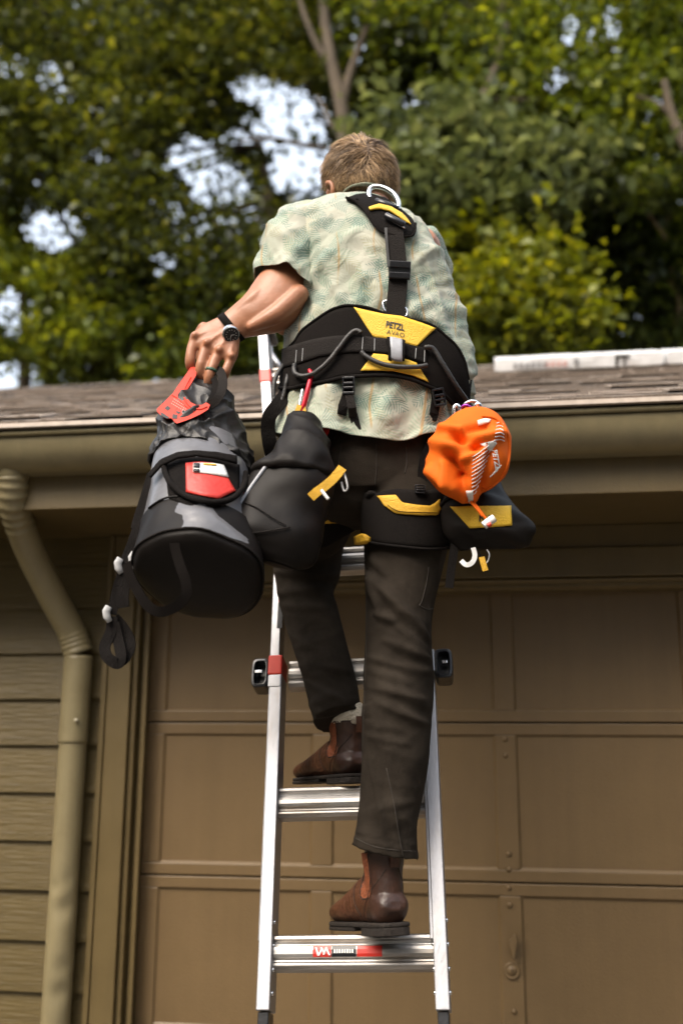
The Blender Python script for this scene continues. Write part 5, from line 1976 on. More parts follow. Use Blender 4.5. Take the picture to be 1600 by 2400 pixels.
lettering('lettering', 'AVAO', (906, 788), (14.6, 3.4), (2.0, -15), 0.0242, M_black, yp, torso_px, 0.0)
patch('yellow_panel', [(876, 834), (900, 836), (930, 842), (955, 848), (973, 855)], [(846, 874), (880, 873), (920, 874), (965, 884), (1000, 899)], 0.0228, 0.002, M_yel, har, torso_px, 26, 8)
g = MB()
al = patch('attachment_loop', [(914, 797), (926, 799), (941, 803)], [(916, 851), (926, 855), (941, 856)], 0.034, 0.004, M_grey, har, torso_px, 6, 10, crown=0.008)
patch('loop_edge', [(907, 797), (914, 798)], [(910, 853), (916, 855)], 0.034, 0.007, M_web, har, torso_px, 3, 10, crown=0.006)
patch('loop_edge', [(941, 802), (948, 805)], [(941, 855), (946, 855)], 0.034, 0.007, M_web, har, torso_px, 3, 10, crown=0.006)
# gear loops of rubber tube
for pts in ([(848, 788), (838, 782), (822, 792), (795, 828), (777, 852), (757, 872), (740, 884), (720, 889), (706, 885), (701, 874), (702, 860)],
            [(849, 832), (856, 840), (872, 850), (895, 860), (918, 865), (945, 867), (975, 866), (996, 862)],
            [(990, 822), (1002, 821), (1012, 828), (1026, 853), (1042, 880), (1058, 908), (1075, 934), (1086, 950)]):
    cord_on('gear_loop', pts, 0.0052, M_rubber, har, torso_px, 0.031)
cord('gear_loop', [(674, 842, 2.10), (662, 858, 2.08), (646, 885, 2.065), (641, 915, 2.06), (644, 945, 2.06), (652, 962, 2.07)], 0.0052, M_rubber, har)
cord('gear_loop', [(676, 868, 2.08), (672, 890, 2.06), (668, 912, 2.06), (660, 940, 2.06)], 0.0045, M_rubber, har)


def ladder_buckle(u, v, w, h, tilt, parent, px, off=0.02):
    p, n = px.hit(u, v, off)
    up = (P(u + tilt, v - 10, 2.0) - P(u, v, 2.0)).normalized()
    sd = up.cross(n).normalized()
    up = n.cross(sd).normalized()
    w, h = w / PX(2.03) / 2, h / PX(2.03) / 2
    g = MB()

    def bar_(x0, x1, y0, y1, z0, z1):
        vs = [p + sd * x + up * y + n * z for z in (z0, z1) for (x, y) in ((x0, y0), (x1, y0), (x1, y1), (x0, y1))]
        g.add(vs, [(0, 3, 2, 1), (4, 5, 6, 7), (0, 1, 5, 4), (1, 2, 6, 5), (2, 3, 7, 6), (3, 0, 4, 7)])
    bar_(-w, -w * 0.76, -h, h, -0.003, 0.006)
    bar_(w * 0.76, w, -h, h, -0.003, 0.006)
    bar_(-w * 0.758, w * 0.758, h * 0.78, h * 1.05, -0.003, 0.005)
    bar_(-w * 0.758, w * 0.758, h * 0.05, h * 0.35, -0.001, 0.009)
    bar_(-w * 0.758, w * 0.758, -h * 0.45, -h * 0.2, 0.0, 0.009)
    bar_(-w * 0.9, w * 0.9, -h * 1.1, -h * 0.8, -0.003, 0.008)
    o = g.build('ladder_buckle', M_blackp, parent, bevel=0.0012)
    return o


ladder_buckle(819, 909, 31, 42, 0, har, torso_px)
ladder_buckle(1021, 932, 30, 42, -3, har, torso_px)
strap('leg_strap', [(819, 876), (818, 900), (812, 934), (796, 975), (779, 1016), (765, 1060), (752, 1110)], 0.021, M_web, har, torso_px, 0.012)
strap('strap_tail', [(818, 925), (826, 960), (833, 990), (839, 1013)], 0.0185, M_webg, har, torso_px, 0.019)
strap('leg_strap', [(1020, 900), (1018, 930), (1013, 970), (1009, 1010), (1002, 1050), (990, 1080), (985, 1130)], 0.021, M_web, har, torso_px, 0.012)
strap('front_strap', [(672, 905, 2.10), (668, 925, 2.07), (650, 950, 2.05), (632, 975, 2.05), (628, 1005, 2.06), (632, 1040, 2.07), (640, 1075, 2.09)], 0.032, M_web, har)
# dorsal strap, slider, ring, pad
strap('dorsal_strap', [(921, 540), (925, 575), (929, 615), (932, 650), (930, 690), (927, 720), (925, 752)], 0.0425, M_webg, har, torso_px, 0.014)
p0, n0 = torso_px.hit(935, 640, 0.026)
up_ = (P(937, 620, 2.0) - P(935, 660, 2.0)).normalized(); sd_ = up_.cross(n0).normalized(); up_ = n0.cross(sd_).normalized()
g = MB()
for (x0, x1, y0, y1, z0, z1) in ((-0.024, 0.024, -0.020, 0.020, -0.006, 0.004), (-0.023, 0.023, 0.004, 0.0185, 0.004, 0.0085), (-0.023, 0.023, -0.019, -0.006, 0.004, 0.007)):
    vs = [p0 + sd_ * x + up_ * y + n0 * z for z in (z0, z1) for (x, y) in ((x0, y0), (x1, y0), (x1, y1), (x0, y1))]
    g.add(vs, [(0, 3, 2, 1), (4, 5, 6, 7), (0, 1, 5, 4), (1, 2, 6, 5), (2, 3, 7, 6), (3, 0, 4, 7)])
g.build('slider_buckle', M_blackp, har, bevel=0.002)
strap('slider_strap', [(903, 541), (906, 580), (910, 630)], 0.006, M_black, har, torso_px, 0.017)
ring_pts = [(897, 716), (900, 709), (912, 708), (935, 716), (950, 726), (953, 737), (948, 744), (925, 738), (903, 731)]
cs = catmull([torso_px.hit(u, v, 0.0085)[0].to_tuple() for u, v in ring_pts], 5, True)
b = MB(); b.tube([Vector(c) for c in cs], 0.0032, 8, closed=True); b.build('square_ring', M_steel, har, smooth=True)
pad = patch('dorsal_pad', [(811, 470), (835, 462), (862, 459), (900, 470), (934, 493), (962, 517), (969, 530)], [(833, 479), (856, 502), (878, 534), (897, 549), (930, 557), (958, 559), (968, 549)], 0.012, 0.008, M_web, har, torso_px, 30, 12, crown=0.004)
cord_on('pad_binding', [(811, 470), (833, 479), (856, 502), (878, 534), (897, 549), (930, 557), (958, 559), (968, 549), (969, 530)], 0.003, M_pad, har, torso_px, 0.013)
patch('yellow_stripe', [(863, 495), (875, 491), (888, 488), (914, 495), (938, 509), (950, 522), (958, 535)], [(866, 502), (878, 500), (890, 499), (912, 505), (930, 517), (944, 527), (957, 536)], 0.021, 0.003, M_yel, har, torso_px, 24, 3, crown=0.002)
p0, n0 = torso_px.hit(922, 527, 0.026)
ax_ = (P(950, 541, 2.0) - P(894, 512, 2.0)).normalized()
b = MB(); b.tube([p0 - ax_ * 0.026, p0 - ax_ * 0.024, p0 + ax_ * 0.024, p0 + ax_ * 0.026], [0.006, 0.0085, 0.0085, 0.006], 14, flat=[0.005, 0.007, 0.007, 0.005]); b.build('strap_buckle', M_blackp, har, smooth=True)
b = MB(); b.tube([p0 - ax_ * 0.027 + n0 * 0.001 - Vector((0, 0, 0.008)), p0 + ax_ * 0.027 + n0 * 0.001 - Vector((0, 0, 0.008))], 0.0016, 8); b.build('buckle_bar', M_steel, har, smooth=True)
# dorsal D ring standing up from the pad
dr = [(884, 478), (868, 466), (864, 452), (868, 441), (878, 437), (892, 438), (908, 444), (921, 453), (930, 465), (934, 478), (931, 489)]
cs = catmull([(*P(u, v, 2.085 + 0.00035 * (478 - v)),) for u, v in dr], 6)
b = MB(); b.tube([Vector(c) for c in cs], 0.0054, 14); b.build('d_ring', M_steel, har, smooth=True)
cs = [P(880, 470, 2.078), P(900, 477, 2.076), P(932, 490, 2.078)]
b = MB(); b.tube(cs, 0.0085, 12, flat=0.007); b.build('ring_keeper', M_blackp, har, smooth=True)
# leg loops with yellow bands
ll = patch('leg_loop', [(858, 1160), (885, 1154), (930, 1148), (990, 1152), (1056, 1142)], [(854, 1262), (880, 1274), (930, 1282), (1000, 1288), (1052, 1282)], 0.014, 0.010, M_pad, har, leg_px, 40, 12, crown=0.004)
cord_on('leg_loop_binding', [(848, 1262), (880, 1274), (930, 1282), (1000, 1288), (1052, 1282)], 0.0035, M_web, har, leg_px, 0.013)
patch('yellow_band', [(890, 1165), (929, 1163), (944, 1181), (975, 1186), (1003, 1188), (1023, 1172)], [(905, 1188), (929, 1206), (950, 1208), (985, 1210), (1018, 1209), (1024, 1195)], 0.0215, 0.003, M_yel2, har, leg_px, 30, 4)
cord_on('stitching', [(912, 1186), (932, 1200), (960, 1203), (1015, 1204)], 0.0006, M_web, har, leg_px, 0.0222)
ladder_buckle(980, 1150, 26, 20, 0, har, leg_px, 0.02)
patch('leg_loop', [(640, 1180), (700, 1172), (770, 1180), (838, 1178)], [(640, 1270), (700, 1280), (760, 1276), (822, 1240)], 0.016, 0.010, M_pad, har, leg_px, 36, 10, crown=0.006)
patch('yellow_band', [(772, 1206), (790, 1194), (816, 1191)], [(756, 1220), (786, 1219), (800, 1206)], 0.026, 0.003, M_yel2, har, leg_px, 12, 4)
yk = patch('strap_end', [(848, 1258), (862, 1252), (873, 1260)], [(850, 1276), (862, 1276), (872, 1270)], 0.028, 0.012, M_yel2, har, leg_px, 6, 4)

# ------------------------------------------------------------------ wristwatch
wt = thing('wristwatch', 'steel wristwatch with dark strap on the left wrist', 'watch', tuple(P(545, 770, 2.03)))
wc0, wc1 = P(520, 741, 2.06), P(563, 795, 2.06)
wax = (P(556, 760, 2.06) - P(528, 778, 2.062)).normalized()
cen_w = (wc0 + wc1) / 2
s1 = (wc1 - wc0).normalized(); s2 = wax.cross(s1).normalized()
hl = (wc1 - wc0).length / 2 + 0.004
rings = []
for sgn in (-0.009, 0.009):
    rings.append([cen_w + wax * sgn + s1 * hl * cos(a) + s2 * 0.030 * sin(a) for a in np.linspace(0, 2 * pi, 40, endpoint=False)])
b = MB(); b.rings(rings, caps=False)
o = b.build('watch_strap', M_web, wt, smooth=True); o.modifiers.new('s', 'SOLIDIFY').thickness = 0.0035
wc = P(541, 783, 2.028)
wn = (P(541, 783, 1.9) - wc).normalized() * 0.8 + s1 * 0.35 + Vector((0, 0, -0.1)); wn.normalize()
e1 = wn.orthogonal().normalized(); e2 = wn.cross(e1)
def disc(name, r, z0, z1, material, rim=0.0):
    g = MB()
    g.rings([[wc + (e1 * cos(a) + e2 * sin(a)) * rr_ + wn * z for a in np.linspace(0, 2 * pi, 32, endpoint=False)] for rr_, z in ((r, z0), (r, z1 - rim), (r - rim, z1))])
    return g.build(name, material, wt, smooth=False)
disc('watch_case', 0.0195, -0.008, 0.004, M_steel, 0.002)
disc('bezel', 0.0172, 0.004, 0.0058, M_blackp, 0.001)
disc('dial', 0.0135, 0.0055, 0.0064, M_black)
g = MB()
for a, r0, r1 in ((0.4, 0.0, 0.010), (2.3, 0.0, 0.008)):
    d_ = e1 * cos(a) + e2 * sin(a); q_ = wn.cross(d_)
    g.add([wc + wn * 0.0068 + d_ * r0 - q_ * 0.0007, wc + wn * 0.0068 + d_ * r1 - q_ * 0.0004, wc + wn * 0.0068 + d_ * r1 + q_ * 0.0004, wc + wn * 0.0068 + d_ * r0 + q_ * 0.0007], [(0, 1, 2, 3)])
for i in range(12):
    d_ = e1 * cos(i * pi / 6) + e2 * sin(i * pi / 6); q_ = wn.cross(d_)
    g.add([wc + wn * 0.0068 + d_ * 0.0105 - q_ * 0.0006, wc + wn * 0.0068 + d_ * 0.0125 - q_ * 0.0006, wc + wn * 0.0068 + d_ * 0.0125 + q_ * 0.0006, wc + wn * 0.0068 + d_ * 0.0105 + q_ * 0.0006], [(0, 1, 2, 3)])
g.build('watch_hands', M_white, wt)

# ------------------------------------------------------------------ rope bag held in the left hand
bag = thing('rope_bag', 'large black and grey rope bag with a red window hanging from the hand', 'bag', tuple(P(465, 1345, 1.87)))
bag_rows = [(466, 900, 512, 904, 2.065, 0.020), (434, 940, 526, 936, 2.058, 0.040), (404, 985, 543, 976, 2.045, 0.064), (378, 1030, 562, 1030, 2.03, 0.084), (362, 1080, 575, 1088, 2.01, 0.098),
            (354, 1140, 587, 1142, 1.985, 0.110), (346, 1200, 597, 1202, 1.955, 0.118), (334, 1268, 608, 1275, 1.92, 0.124), (318, 1345, 617, 1350, 1.875, 0.128)]
br = loft2(bag_rows, 60, 8, 2.15)
KB = len(br)
for k_, r_ in enumerate(br):                     # the cloth sags out of round
    cc_ = sum(r_, Vector()) / len(r_)
    for p_ in r_:
        d_ = (p_ - cc_)
        p_ += d_.normalized() * (0.010 * fbm(p_ * 1.0, 9, 2)) * min(1, k_ / 8)
bag_px = Prox(br)
def bag_body_relief(co, no, u, v):
    return 0.012 * (folds(co, 70, (15, 7, 4), 3.0, 1.6) - 0.3) * np.exp(-((v - 1225) / 45) ** 2) * (u > 420) + 0.0015 * pnoise(co * 30)
b = MB()
b.rings([r for r in br[int(KB * 0.40):]], caps=False)
o = b.build('bag_body', M_bagside, bag, smooth=True)
disp_obj(o, bag_body_relief)
# bottom disc, slightly bulged, with piping round the rim
last = br[-1]
c0 = sum(last, Vector()) / len(last)
axd = (c0 - sum(br[-4], Vector()) / len(last)).normalized()
rr = [[c0 + (p - c0) * k + axd * (0.034 * sqrt(max(0.0, 1 - k * k))) for p in last] for k in (1.0, 0.93, 0.85, 0.72, 0.6, 0.45, 0.3, 0.05)]
b = MB(); b.rings(rr, caps=True); b.build('bag_base', M_vinyl, bag, smooth=True)
# dark lower wrap of the body
b = MB(); b.rings([[p + (p - c0 + axd * 0.0).normalized() * 0.0025 for p in r] for r in br[int(KB * 0.86):]], caps=False)
b.build('lower_band', M_vinyl, bag, smooth=True)
b = MB(); b.tube([c0 + (p - c0) * 1.006 for p in last], 0.0022, 8, closed=True); b.build('base_piping', M_webg, bag, smooth=True)
# fabric flap gathered under the hand
nf = int(KB * 0.52)
fl = []
for k, r in enumerate(br[:nf]):
    cc = sum(r, Vector()) / len(r)
    fl.append([p + (p - cc).normalized() * (0.004 + 0.004 * k / nf) for p in r])
for k in range(nf):
    f = max(0, (k / (nf - 1) - 0.55) / 0.45)
    for i, p in enumerate(fl[k]):
        a = 2 * pi * i / len(fl[k])
        front = max(0, -sin(a))
        fl[k][i] = p - Vector((0, 0, 1)) * f * (0.030 * abs(cos(a)) ** 2 + 0.012 * front)
b = MB(); b.rings(fl, caps=False)
flap = b.build('bag_flap', M_nylon, bag, smooth=True)
baked(flap, [('SUBSURF', dict(levels=2, render_levels=2))])
def flap_relief(co, no, u, v):
    return 0.012 * (folds(co, 48, (18, 8, 5), 2.0, 1.8) - 0.3) + 0.010 * (folds(co, -35, (22, 8, 6), 8.0, 1.8) - 0.3) + 0.006 * (folds(co, 20, (42, 18, 14), 5.0, 1.6) - 0.3)
disp_obj(flap, flap_relief)
flap.data.polygons.foreach_set('use_smooth', [True] * len(flap.data.polygons))
if not flap.data.materials: flap.data.materials.append(M_nylon)
o = flap; mo = o.modifiers.new('s', 'SOLIDIFY'); mo.thickness = 0.003
patch('flap_hem', [(362, 1112), (384, 1084), (420, 1068), (460, 1064), (504, 1067), (548, 1076)], [(364, 1124), (386, 1097), (420, 1081), (460, 1076), (504, 1081), (548, 1092)], 0.020, 0.004, M_web, bag, bag_px, 36, 3)
# window pocket in the body
patch('window_panel', [(388, 1082), (440, 1072), (500, 1074), (560, 1090)], [(396, 1170), (440, 1186), (500, 1192), (560, 1160)], 0.004, 0.003, M_web, bag, bag_px, 24, 8)
rw = patch('red_window', [(436, 1088), (470, 1085), (500, 1088), (525, 1110)], [(437, 1156), (470, 1164), (511, 1172), (550, 1153)], 0.008, 0.003, M_red, bag, bag_px, 20, 8)
patch('white_label', [(453, 1089), (500, 1090), (522, 1093)], [(453, 1110), (500, 1116), (533, 1122)], 0.0105, 0.002, M_white, rw, bag_px, 12, 4)
patch('label_mark', [(454, 1090), (468, 1091)], [(454, 1100), (468, 1101)], 0.0125, 0.0015, M_blackp, rw, bag_px, 3, 3)
patch('label_mark', [(454, 1104), (468, 1105)], [(454, 1110), (468, 1111)], 0.0125, 0.0015, M_blackp, rw, bag_px, 3, 2)
patch('label_mark', [(476, 1091), (505, 1093)], [(476, 1094), (505, 1096)], 0.0125, 0.0015, M_yel, rw, bag_px, 6, 1)
cord_on('window_piping', [(388, 1085), (392, 1110), (402, 1135), (425, 1160), (455, 1176), (490, 1183), (525, 1180), (550, 1166), (566, 1140), (570, 1110)], 0.006, M_web, bag, bag_px, 0.012)
cord_on('body_piping', [(352, 1192), (375, 1176), (395, 1168), (420, 1166)], 0.0022, M_vinyl, bag, bag_px, 0.005)
# webbing handle loop across the base
strap('webbing_handle', [(420, 1206, 1.835), (402, 1216, 1.80), (404, 1245, 1.79), (412, 1290, 1.765), (424, 1330, 1.735), (436, 1365, 1.72), (436, 1395, 1.715), (412, 1422, 1.715), (375, 1434, 1.72), (345, 1418, 1.735), (320, 1380, 1.765), (303, 1345, 1.80), (297, 1320, 1.83)], 0.019, mat('black_strap', (0.0065, 0.0055, 0.005), 1.0, spec=0.0), bag, thick=0.0025)
# shoulder straps with their sliders, hanging down the left side
strap('shoulder_strap', [(372, 1105, 1.925), (352, 1150, 1.90), (335, 1205, 1.885), (318, 1255, 1.87), (303, 1295, 1.865), (292, 1325, 1.86)], 0.022, M_web, bag, thick=0.006)
strap('shoulder_strap', [(354, 1110, 1.95), (338, 1165, 1.93), (322, 1215, 1.91), (316, 1240, 1.9)], 0.016, M_web, bag, thick=0.005)
strap('hanging_webbing', [(292, 1325, 1.86), (284, 1352, 1.858), (274, 1385, 1.86), (268, 1415, 1.86), (262, 1440, 1.86)], 0.020, M_webg, bag)
strap('strap_tail', [(296, 1335, 1.855), (292, 1370, 1.853), (288, 1400, 1.85), (290, 1424, 1.85)], 0.024, M_webg, bag)
strap('strap_tail', [(264, 1445, 1.86), (260, 1480, 1.858), (246, 1515, 1.85), (252, 1540, 1.845), (276, 1555, 1.845), (284, 1535, 1.85), (276, 1495, 1.86), (268, 1460, 1.86)], 0.022, M_webg, bag)
strap('strap_tail', [(268, 1448, 1.865), (286, 1468, 1.87), (302, 1495, 1.87), (304, 1520, 1.865), (290, 1545, 1.86), (270, 1552, 1.85)], 0.022, M_webg, bag)
for o_ in [c for c in bag.children if c.name.startswith(('strap_tail', 'hanging_webbing'))]:
    o_.data.materials.clear(); o_.data.materials.append(M_web)
for (u, v, Y) in ((285, 1325, 1.852), (258, 1438, 1.852), (318, 1312, 1.86)):
    p = P(u, v, Y)
    g = MB()
    g.tube([p + Vector((-0.003, 0, 0.014)), p + Vector((-0.007, -0.002, 0.004)), p + Vector((-0.005, -0.002, -0.006)), p + Vector((0.001, 0, -0.016))], [0.007, 0.0085, 0.0085, 0.006], 10, flat=[0.004, 0.005, 0.005, 0.004])
    g.build('strap_slider', M_greytab, bag, smooth=True)
strap('red_trim', [(360, 1116, 1.92), (357, 1128, 1.918)], 0.004, M_red, bag)
strap('red_trim', [(578, 1158, 1.9), (566, 1172, 1.9), (552, 1180, 1.9)], 0.012, M_red, bag)
# drawn neck of the bag under the handle
b = MB(); b.rings(loft2([(468, 880, 486, 884, 2.075, 0.012), (462, 893, 505, 893, 2.072, 0.022), (450, 915, 516, 912, 2.066, 0.034), (440, 940, 524, 940, 2.06, 0.045)], 28, 5))
o = b.build('bag_neck', M_nylon, bag, smooth=True)
disp_obj(o, lambda co, no, u, v: 0.005 * (folds(co, 30, (26, 10, 8), 2.0) - 0.4))

# ------------------------------------------------------------------ red handle
rt_ = thing('carry_handle', 'red moulded plastic handle with black webbing loop gripped in the fist', 'handle', tuple(P(440, 960, 2.0)))
outl = [(449, 858), (464, 862), (460, 880), (447, 902), (438, 915), (437, 930), (446, 942), (460, 949), (474, 949), (484, 943), (493, 949), (488, 960), (470, 971), (449, 981), (430, 988), (414, 993), (408, 988), (402, 980), (392, 982), (380, 976), (368, 965), (368, 958), (385, 942), (406, 921), (419, 901), (434, 880)]
HYv = lambda v, d=0.0: 2.035 - (v - 858) / 135 * 0.115 + d
ol3 = [P(u, v, HYv(v)) for u, v in outl]
b = MB(); b.prism(ol3, (P(440, 930, 2.028) - P(440, 930, 2.0)))
b.build('handle_body', M_redtool, rt_, bevel=0.004, bseg=3)
def rim(pts, Y, r, mt, nm, closed=True):
    cs = catmull([tuple(P(u, v, HYv(v, Y))) for u, v in pts], 5, closed)
    g = MB(); g.tube([Vector(c) for c in cs], r, 8, closed=closed); return g.build(nm, mt, rt_, smooth=True)
rim([(447, 885), (436, 905), (431, 922), (436, 940), (450, 955), (470, 959), (486, 953)], -0.001, 0.0022, M_redtool, 'raised_rib', False)
rim([(404, 926), (418, 934), (434, 950), (455, 965)], -0.001, 0.0016, M_redtool, 'raised_rib', False)
for pts in ([(386, 957), (393, 950), (400, 956), (394, 963)], [(376, 965), (384, 969), (398, 979), (392, 981), (378, 974)], [(405, 970), (416, 972), (415, 981), (404, 981)], [(413, 962), (423, 966), (420, 970), (414, 968)]):
    g = MB(); g.prism([P(u, v, HYv(v, -0.0012)) for u, v in pts], (0, 0.0006, 0)); g.build('slot', M_black, rt_)
cc = P(431, 966, HYv(966, -0.001))
g = MB(); g.rings([[cc + Vector((r * cos(a), y, r * sin(a))) for a in np.linspace(0, 2 * pi, 16, endpoint=False)] for r, y in ((0.0042, 0.0), (0.0042, -0.002), (0.0022, -0.002), (0.002, 0.0005))]); g.build('rivet', M_steel, rt_)
for i, (u0, v0, n_) in enumerate(((408, 934, 7), (405, 939, 8), (402, 944, 6), (428, 958, 4))):       # small moulded writing lines
    g = MB()
    for k in range(n_):
        u, v = u0 + 4.2 * k, v0 + 2.6 * k
        g.prism([P(a_, c_, HYv(c_, -0.0008)) for a_, c_ in ((u, v), (u + 2.4, v + 1.4), (u + 1.8, v + 3.0), (u - 0.4, v + 1.6))], (0, -0.0005, 0))
    g.build('moulded_print', mat('pale_red_print', (0.75, 0.3, 0.24), 0.5) if i == 0 else MATS['pale_red_print'], rt_)
strap('webbing_loop', [(498, 872, 2.055), (513, 868, 2.03), (521, 885, 2.00), (522, 905, 1.98), (516, 925, 1.965), (505, 940, 1.962), (490, 952, 1.965)], 0.020, M_webg, rt_, thick=0.004)
strap('webbing_loop', [(480, 866, 2.06), (498, 880, 2.03), (505, 900, 2.01), (502, 920, 1.99), (492, 942, 1.975)], 0.014, M_web, rt_, thick=0.004)

# ------------------------------------------------------------------ black tool pouch on the left hip
po = thing('tool_pouch', 'black tool pouch with yellow tag swinging from the left hip', 'pouch', tuple(P(650, 1300, 1.96)))
pr = [(690, 978, 728, 984, 2.0, 0.020), (672, 1002, 742, 1006, 1.995, 0.030), (658, 1035, 762, 1035, 1.985, 0.042), (640, 1068, 774, 1066, 1.975, 0.054), (600, 1112, 778, 1116, 1.965, 0.060), (564, 1158, 772, 1178, 1.955, 0.068), (538, 1200, 758, 1240, 1.945, 0.074), (518, 1236, 742, 1296, 1.93, 0.074), (530, 1272, 724, 1322, 1.925, 0.058), (580, 1302, 694, 1334, 1.925, 0.032)]
pring = loft2(pr, 72, 8, 2.0)
for k_, r_ in enumerate(pring):
    cc_ = sum(r_, Vector()) / len(r_)
    for p_ in r_:
        p_ += (p_ - cc_).normalized() * 0.009 * fbm(p_, 10, 2)
po_px = Prox(pring)
b = MB(); b.rings(pring[int(len(pring) * 0.42):], caps=False)
c0 = sum(pring[-1], Vector()) / len(pring[-1])
ax2 = (c0 - sum(pring[-4], Vector()) / len(pring[-1])).normalized()
b.rings([[c0 + (p - c0) * k + ax2 * (0.012 * (1 - k * k)) for p in pring[-1]] for k in (1.0, 0.8, 0.5, 0.1)])
pb_ = b.build('pouch_body', M_vinyl, po, smooth=True)
disp_obj(pb_, lambda co, no, u, v: 0.006 * (folds(co, 30, (9, 5, 3), 1.0, 1.5) - 0.3) + 0.0016 * pnoise(co * 20))
b = MB(); b.rings([[p + (p - sum(r, Vector()) / len(r)).normalized() * 0.003 for p in r] for r in pring[:int(len(pring) * 0.47)]], caps=True)
pc = b.build('pouch_collar', M_vinyl, po, smooth=True)
disp_obj(pc, lambda co, no, u, v: 0.013 * (folds(co, 40, (17, 8, 6), 4.0) - 0.45) + 0.005 * (folds(co, -40, (26, 12, 10), 9.0) - 0.4))
cord_on('pouch_seam_or_lit_edge', [(642, 1070), (610, 1112), (578, 1158), (552, 1200), (536, 1234)], 0.004, M_grey, po, po_px, 0.002)  # grey tube imitating the highlight along the left edge of the pouch
cord_on('pouch_seam_or_lit_edge', [(574, 1180), (600, 1190), (640, 1215), (670, 1232)], 0.0014, M_webg, po, po_px, 0.003)
cord_on('pouch_seam_or_lit_edge', [(538, 1240), (560, 1250), (620, 1246), (680, 1236)], 0.0016, M_webg, po, po_px, 0.003)
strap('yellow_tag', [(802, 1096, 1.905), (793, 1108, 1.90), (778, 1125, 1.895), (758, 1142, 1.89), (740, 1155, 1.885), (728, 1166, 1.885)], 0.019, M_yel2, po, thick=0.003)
cord('tag_clip', [(806, 1108, 1.91), (812, 1128, 1.905), (814, 1145, 1.905), (806, 1150, 1.91), (800, 1130, 1.912)], 0.002, M_greytab, po)
cord('toggle', [(753, 1149, 1.878), (760, 1158, 1.876), (769, 1170, 1.876)], 0.0035, M_white, po)
# sling and red carabiner that carry it
sg = thing('gear_carabiner', 'long red carabiner with yellow sling hanging on the left gear loop', 'carabiner', tuple(P(710, 960, 2.02)))
cs = [(726, 870, 2.035), (729, 880, 2.03), (722, 910, 2.022), (714, 942, 2.02), (708, 960, 2.02)]
cord('carabiner_spine', cs, 0.0058, M_redmetal, sg)
cord('carabiner_gate', [(718, 876, 2.05), (710, 910, 2.045), (704, 940, 2.035), (702, 955, 2.025)], 0.0042, M_steel, sg)
cord('carabiner_nose', [(727, 869, 2.035), (721, 868, 2.045), (717, 878, 2.05)], 0.0052, M_redmetal, sg)
cord('carabiner_base', [(708, 960, 2.02), (704, 968, 2.02), (700, 958, 2.025)], 0.0058, M_redmetal, sg)
strap('sling', [(702, 950, 2.014), (695, 968, 2.01), (688, 985, 2.008), (683, 1002, 2.008)], 0.011, M_yel2, sg, thick=0.003)
strap('sling', [(710, 952, 2.018), (713, 966, 2.016), (711, 978, 2.014), (707, 988, 2.012)], 0.009, M_yel2, sg, thick=0.003)
strap('red_tape', [(766, 1000, 2.035), (763, 1012, 2.03), (757, 1024, 2.025)], 0.014, M_red, sg)

# ------------------------------------------------------------------ right hip: black pouch, orange sack, carabiners
rp_ = thing('side_pouch', 'small black pouch with yellow label below the orange sack', 'pouch', tuple(P(1130, 1285, 2.1)))
sr_rows = [(1062, 1120, 1168, 1120, 2.10, 0.035), (1045, 1150, 1182, 1150, 2.095, 0.044), (1030, 1180, 1200, 1178, 2.09, 0.052), (1026, 1205, 1222, 1203, 2.082, 0.058), (1032, 1228, 1254, 1232, 2.075, 0.050), (1046, 1256, 1240, 1262, 2.075, 0.040), (1080, 1286, 1216, 1290, 2.08, 0.016)]
sring = loft2(sr_rows, 60, 7, 1.55)
sp_px = Prox(sring)
b = MB(); b.rings(sring)
o = b.build('pouch_body', M_vinyl, rp_, smooth=True)
disp_obj(o, lambda co, no, u, v: 0.016 * (folds(co, 60, (14, 7, 5), 2.0, 1.6) - 0.35) * np.clip((v - 1225) / 20, 0, 1) + 0.002 * pnoise(co * 30))
lb = patch('yellow_label', [(1056, 1188), (1110, 1186), (1195, 1188)], [(1101, 1238), (1140, 1236), (1198, 1232)], 0.007, 0.003, M_yel, rp_, sp_px, 20, 8)
lettering('lettering', 'N', (1122, 1222), (22, 2), (1, -20), 0.009, M_black, lb, sp_px, 0.03)
lettering('lettering', 'K', (1142, 1217), (24, 2), (1, -14), 0.009, M_black, lb, sp_px, 0.02)
cord_on('pouch_rim', [(1030, 1190), (1050, 1170), (1090, 1160)], 0.004, M_web, rp_, sp_px, 0.004)
strap('hanging_strap', [(1066, 1270, 2.08), (1062, 1300, 2.075), (1056, 1340, 2.075), (1052, 1378, 2.075)], 0.018, M_web, rp_)
strap('white_tape', [(1108, 1284, 2.05), (1112, 1302, 2.045), (1106, 1318, 2.04), (1092, 1324, 2.04), (1080, 1314, 2.042)], 0.010, M_white, rp_)
cord('thin_cord', [(1140, 1288, 2.05), (1146, 1300, 2.045), (1142, 1316, 2.045), (1134, 1322, 2.045)], 0.0014, M_greytab, rp_)
strap('yellow_tab', [(1128, 1306, 2.045), (1132, 1322, 2.043), (1137, 1338, 2.043)], 0.012, M_yel2, rp_, thick=0.005)
cord('thin_cord', [(1118, 1288, 2.05), (1124, 1300, 2.046), (1129, 1310, 2.044)], 0.0014, M_web, rp_)

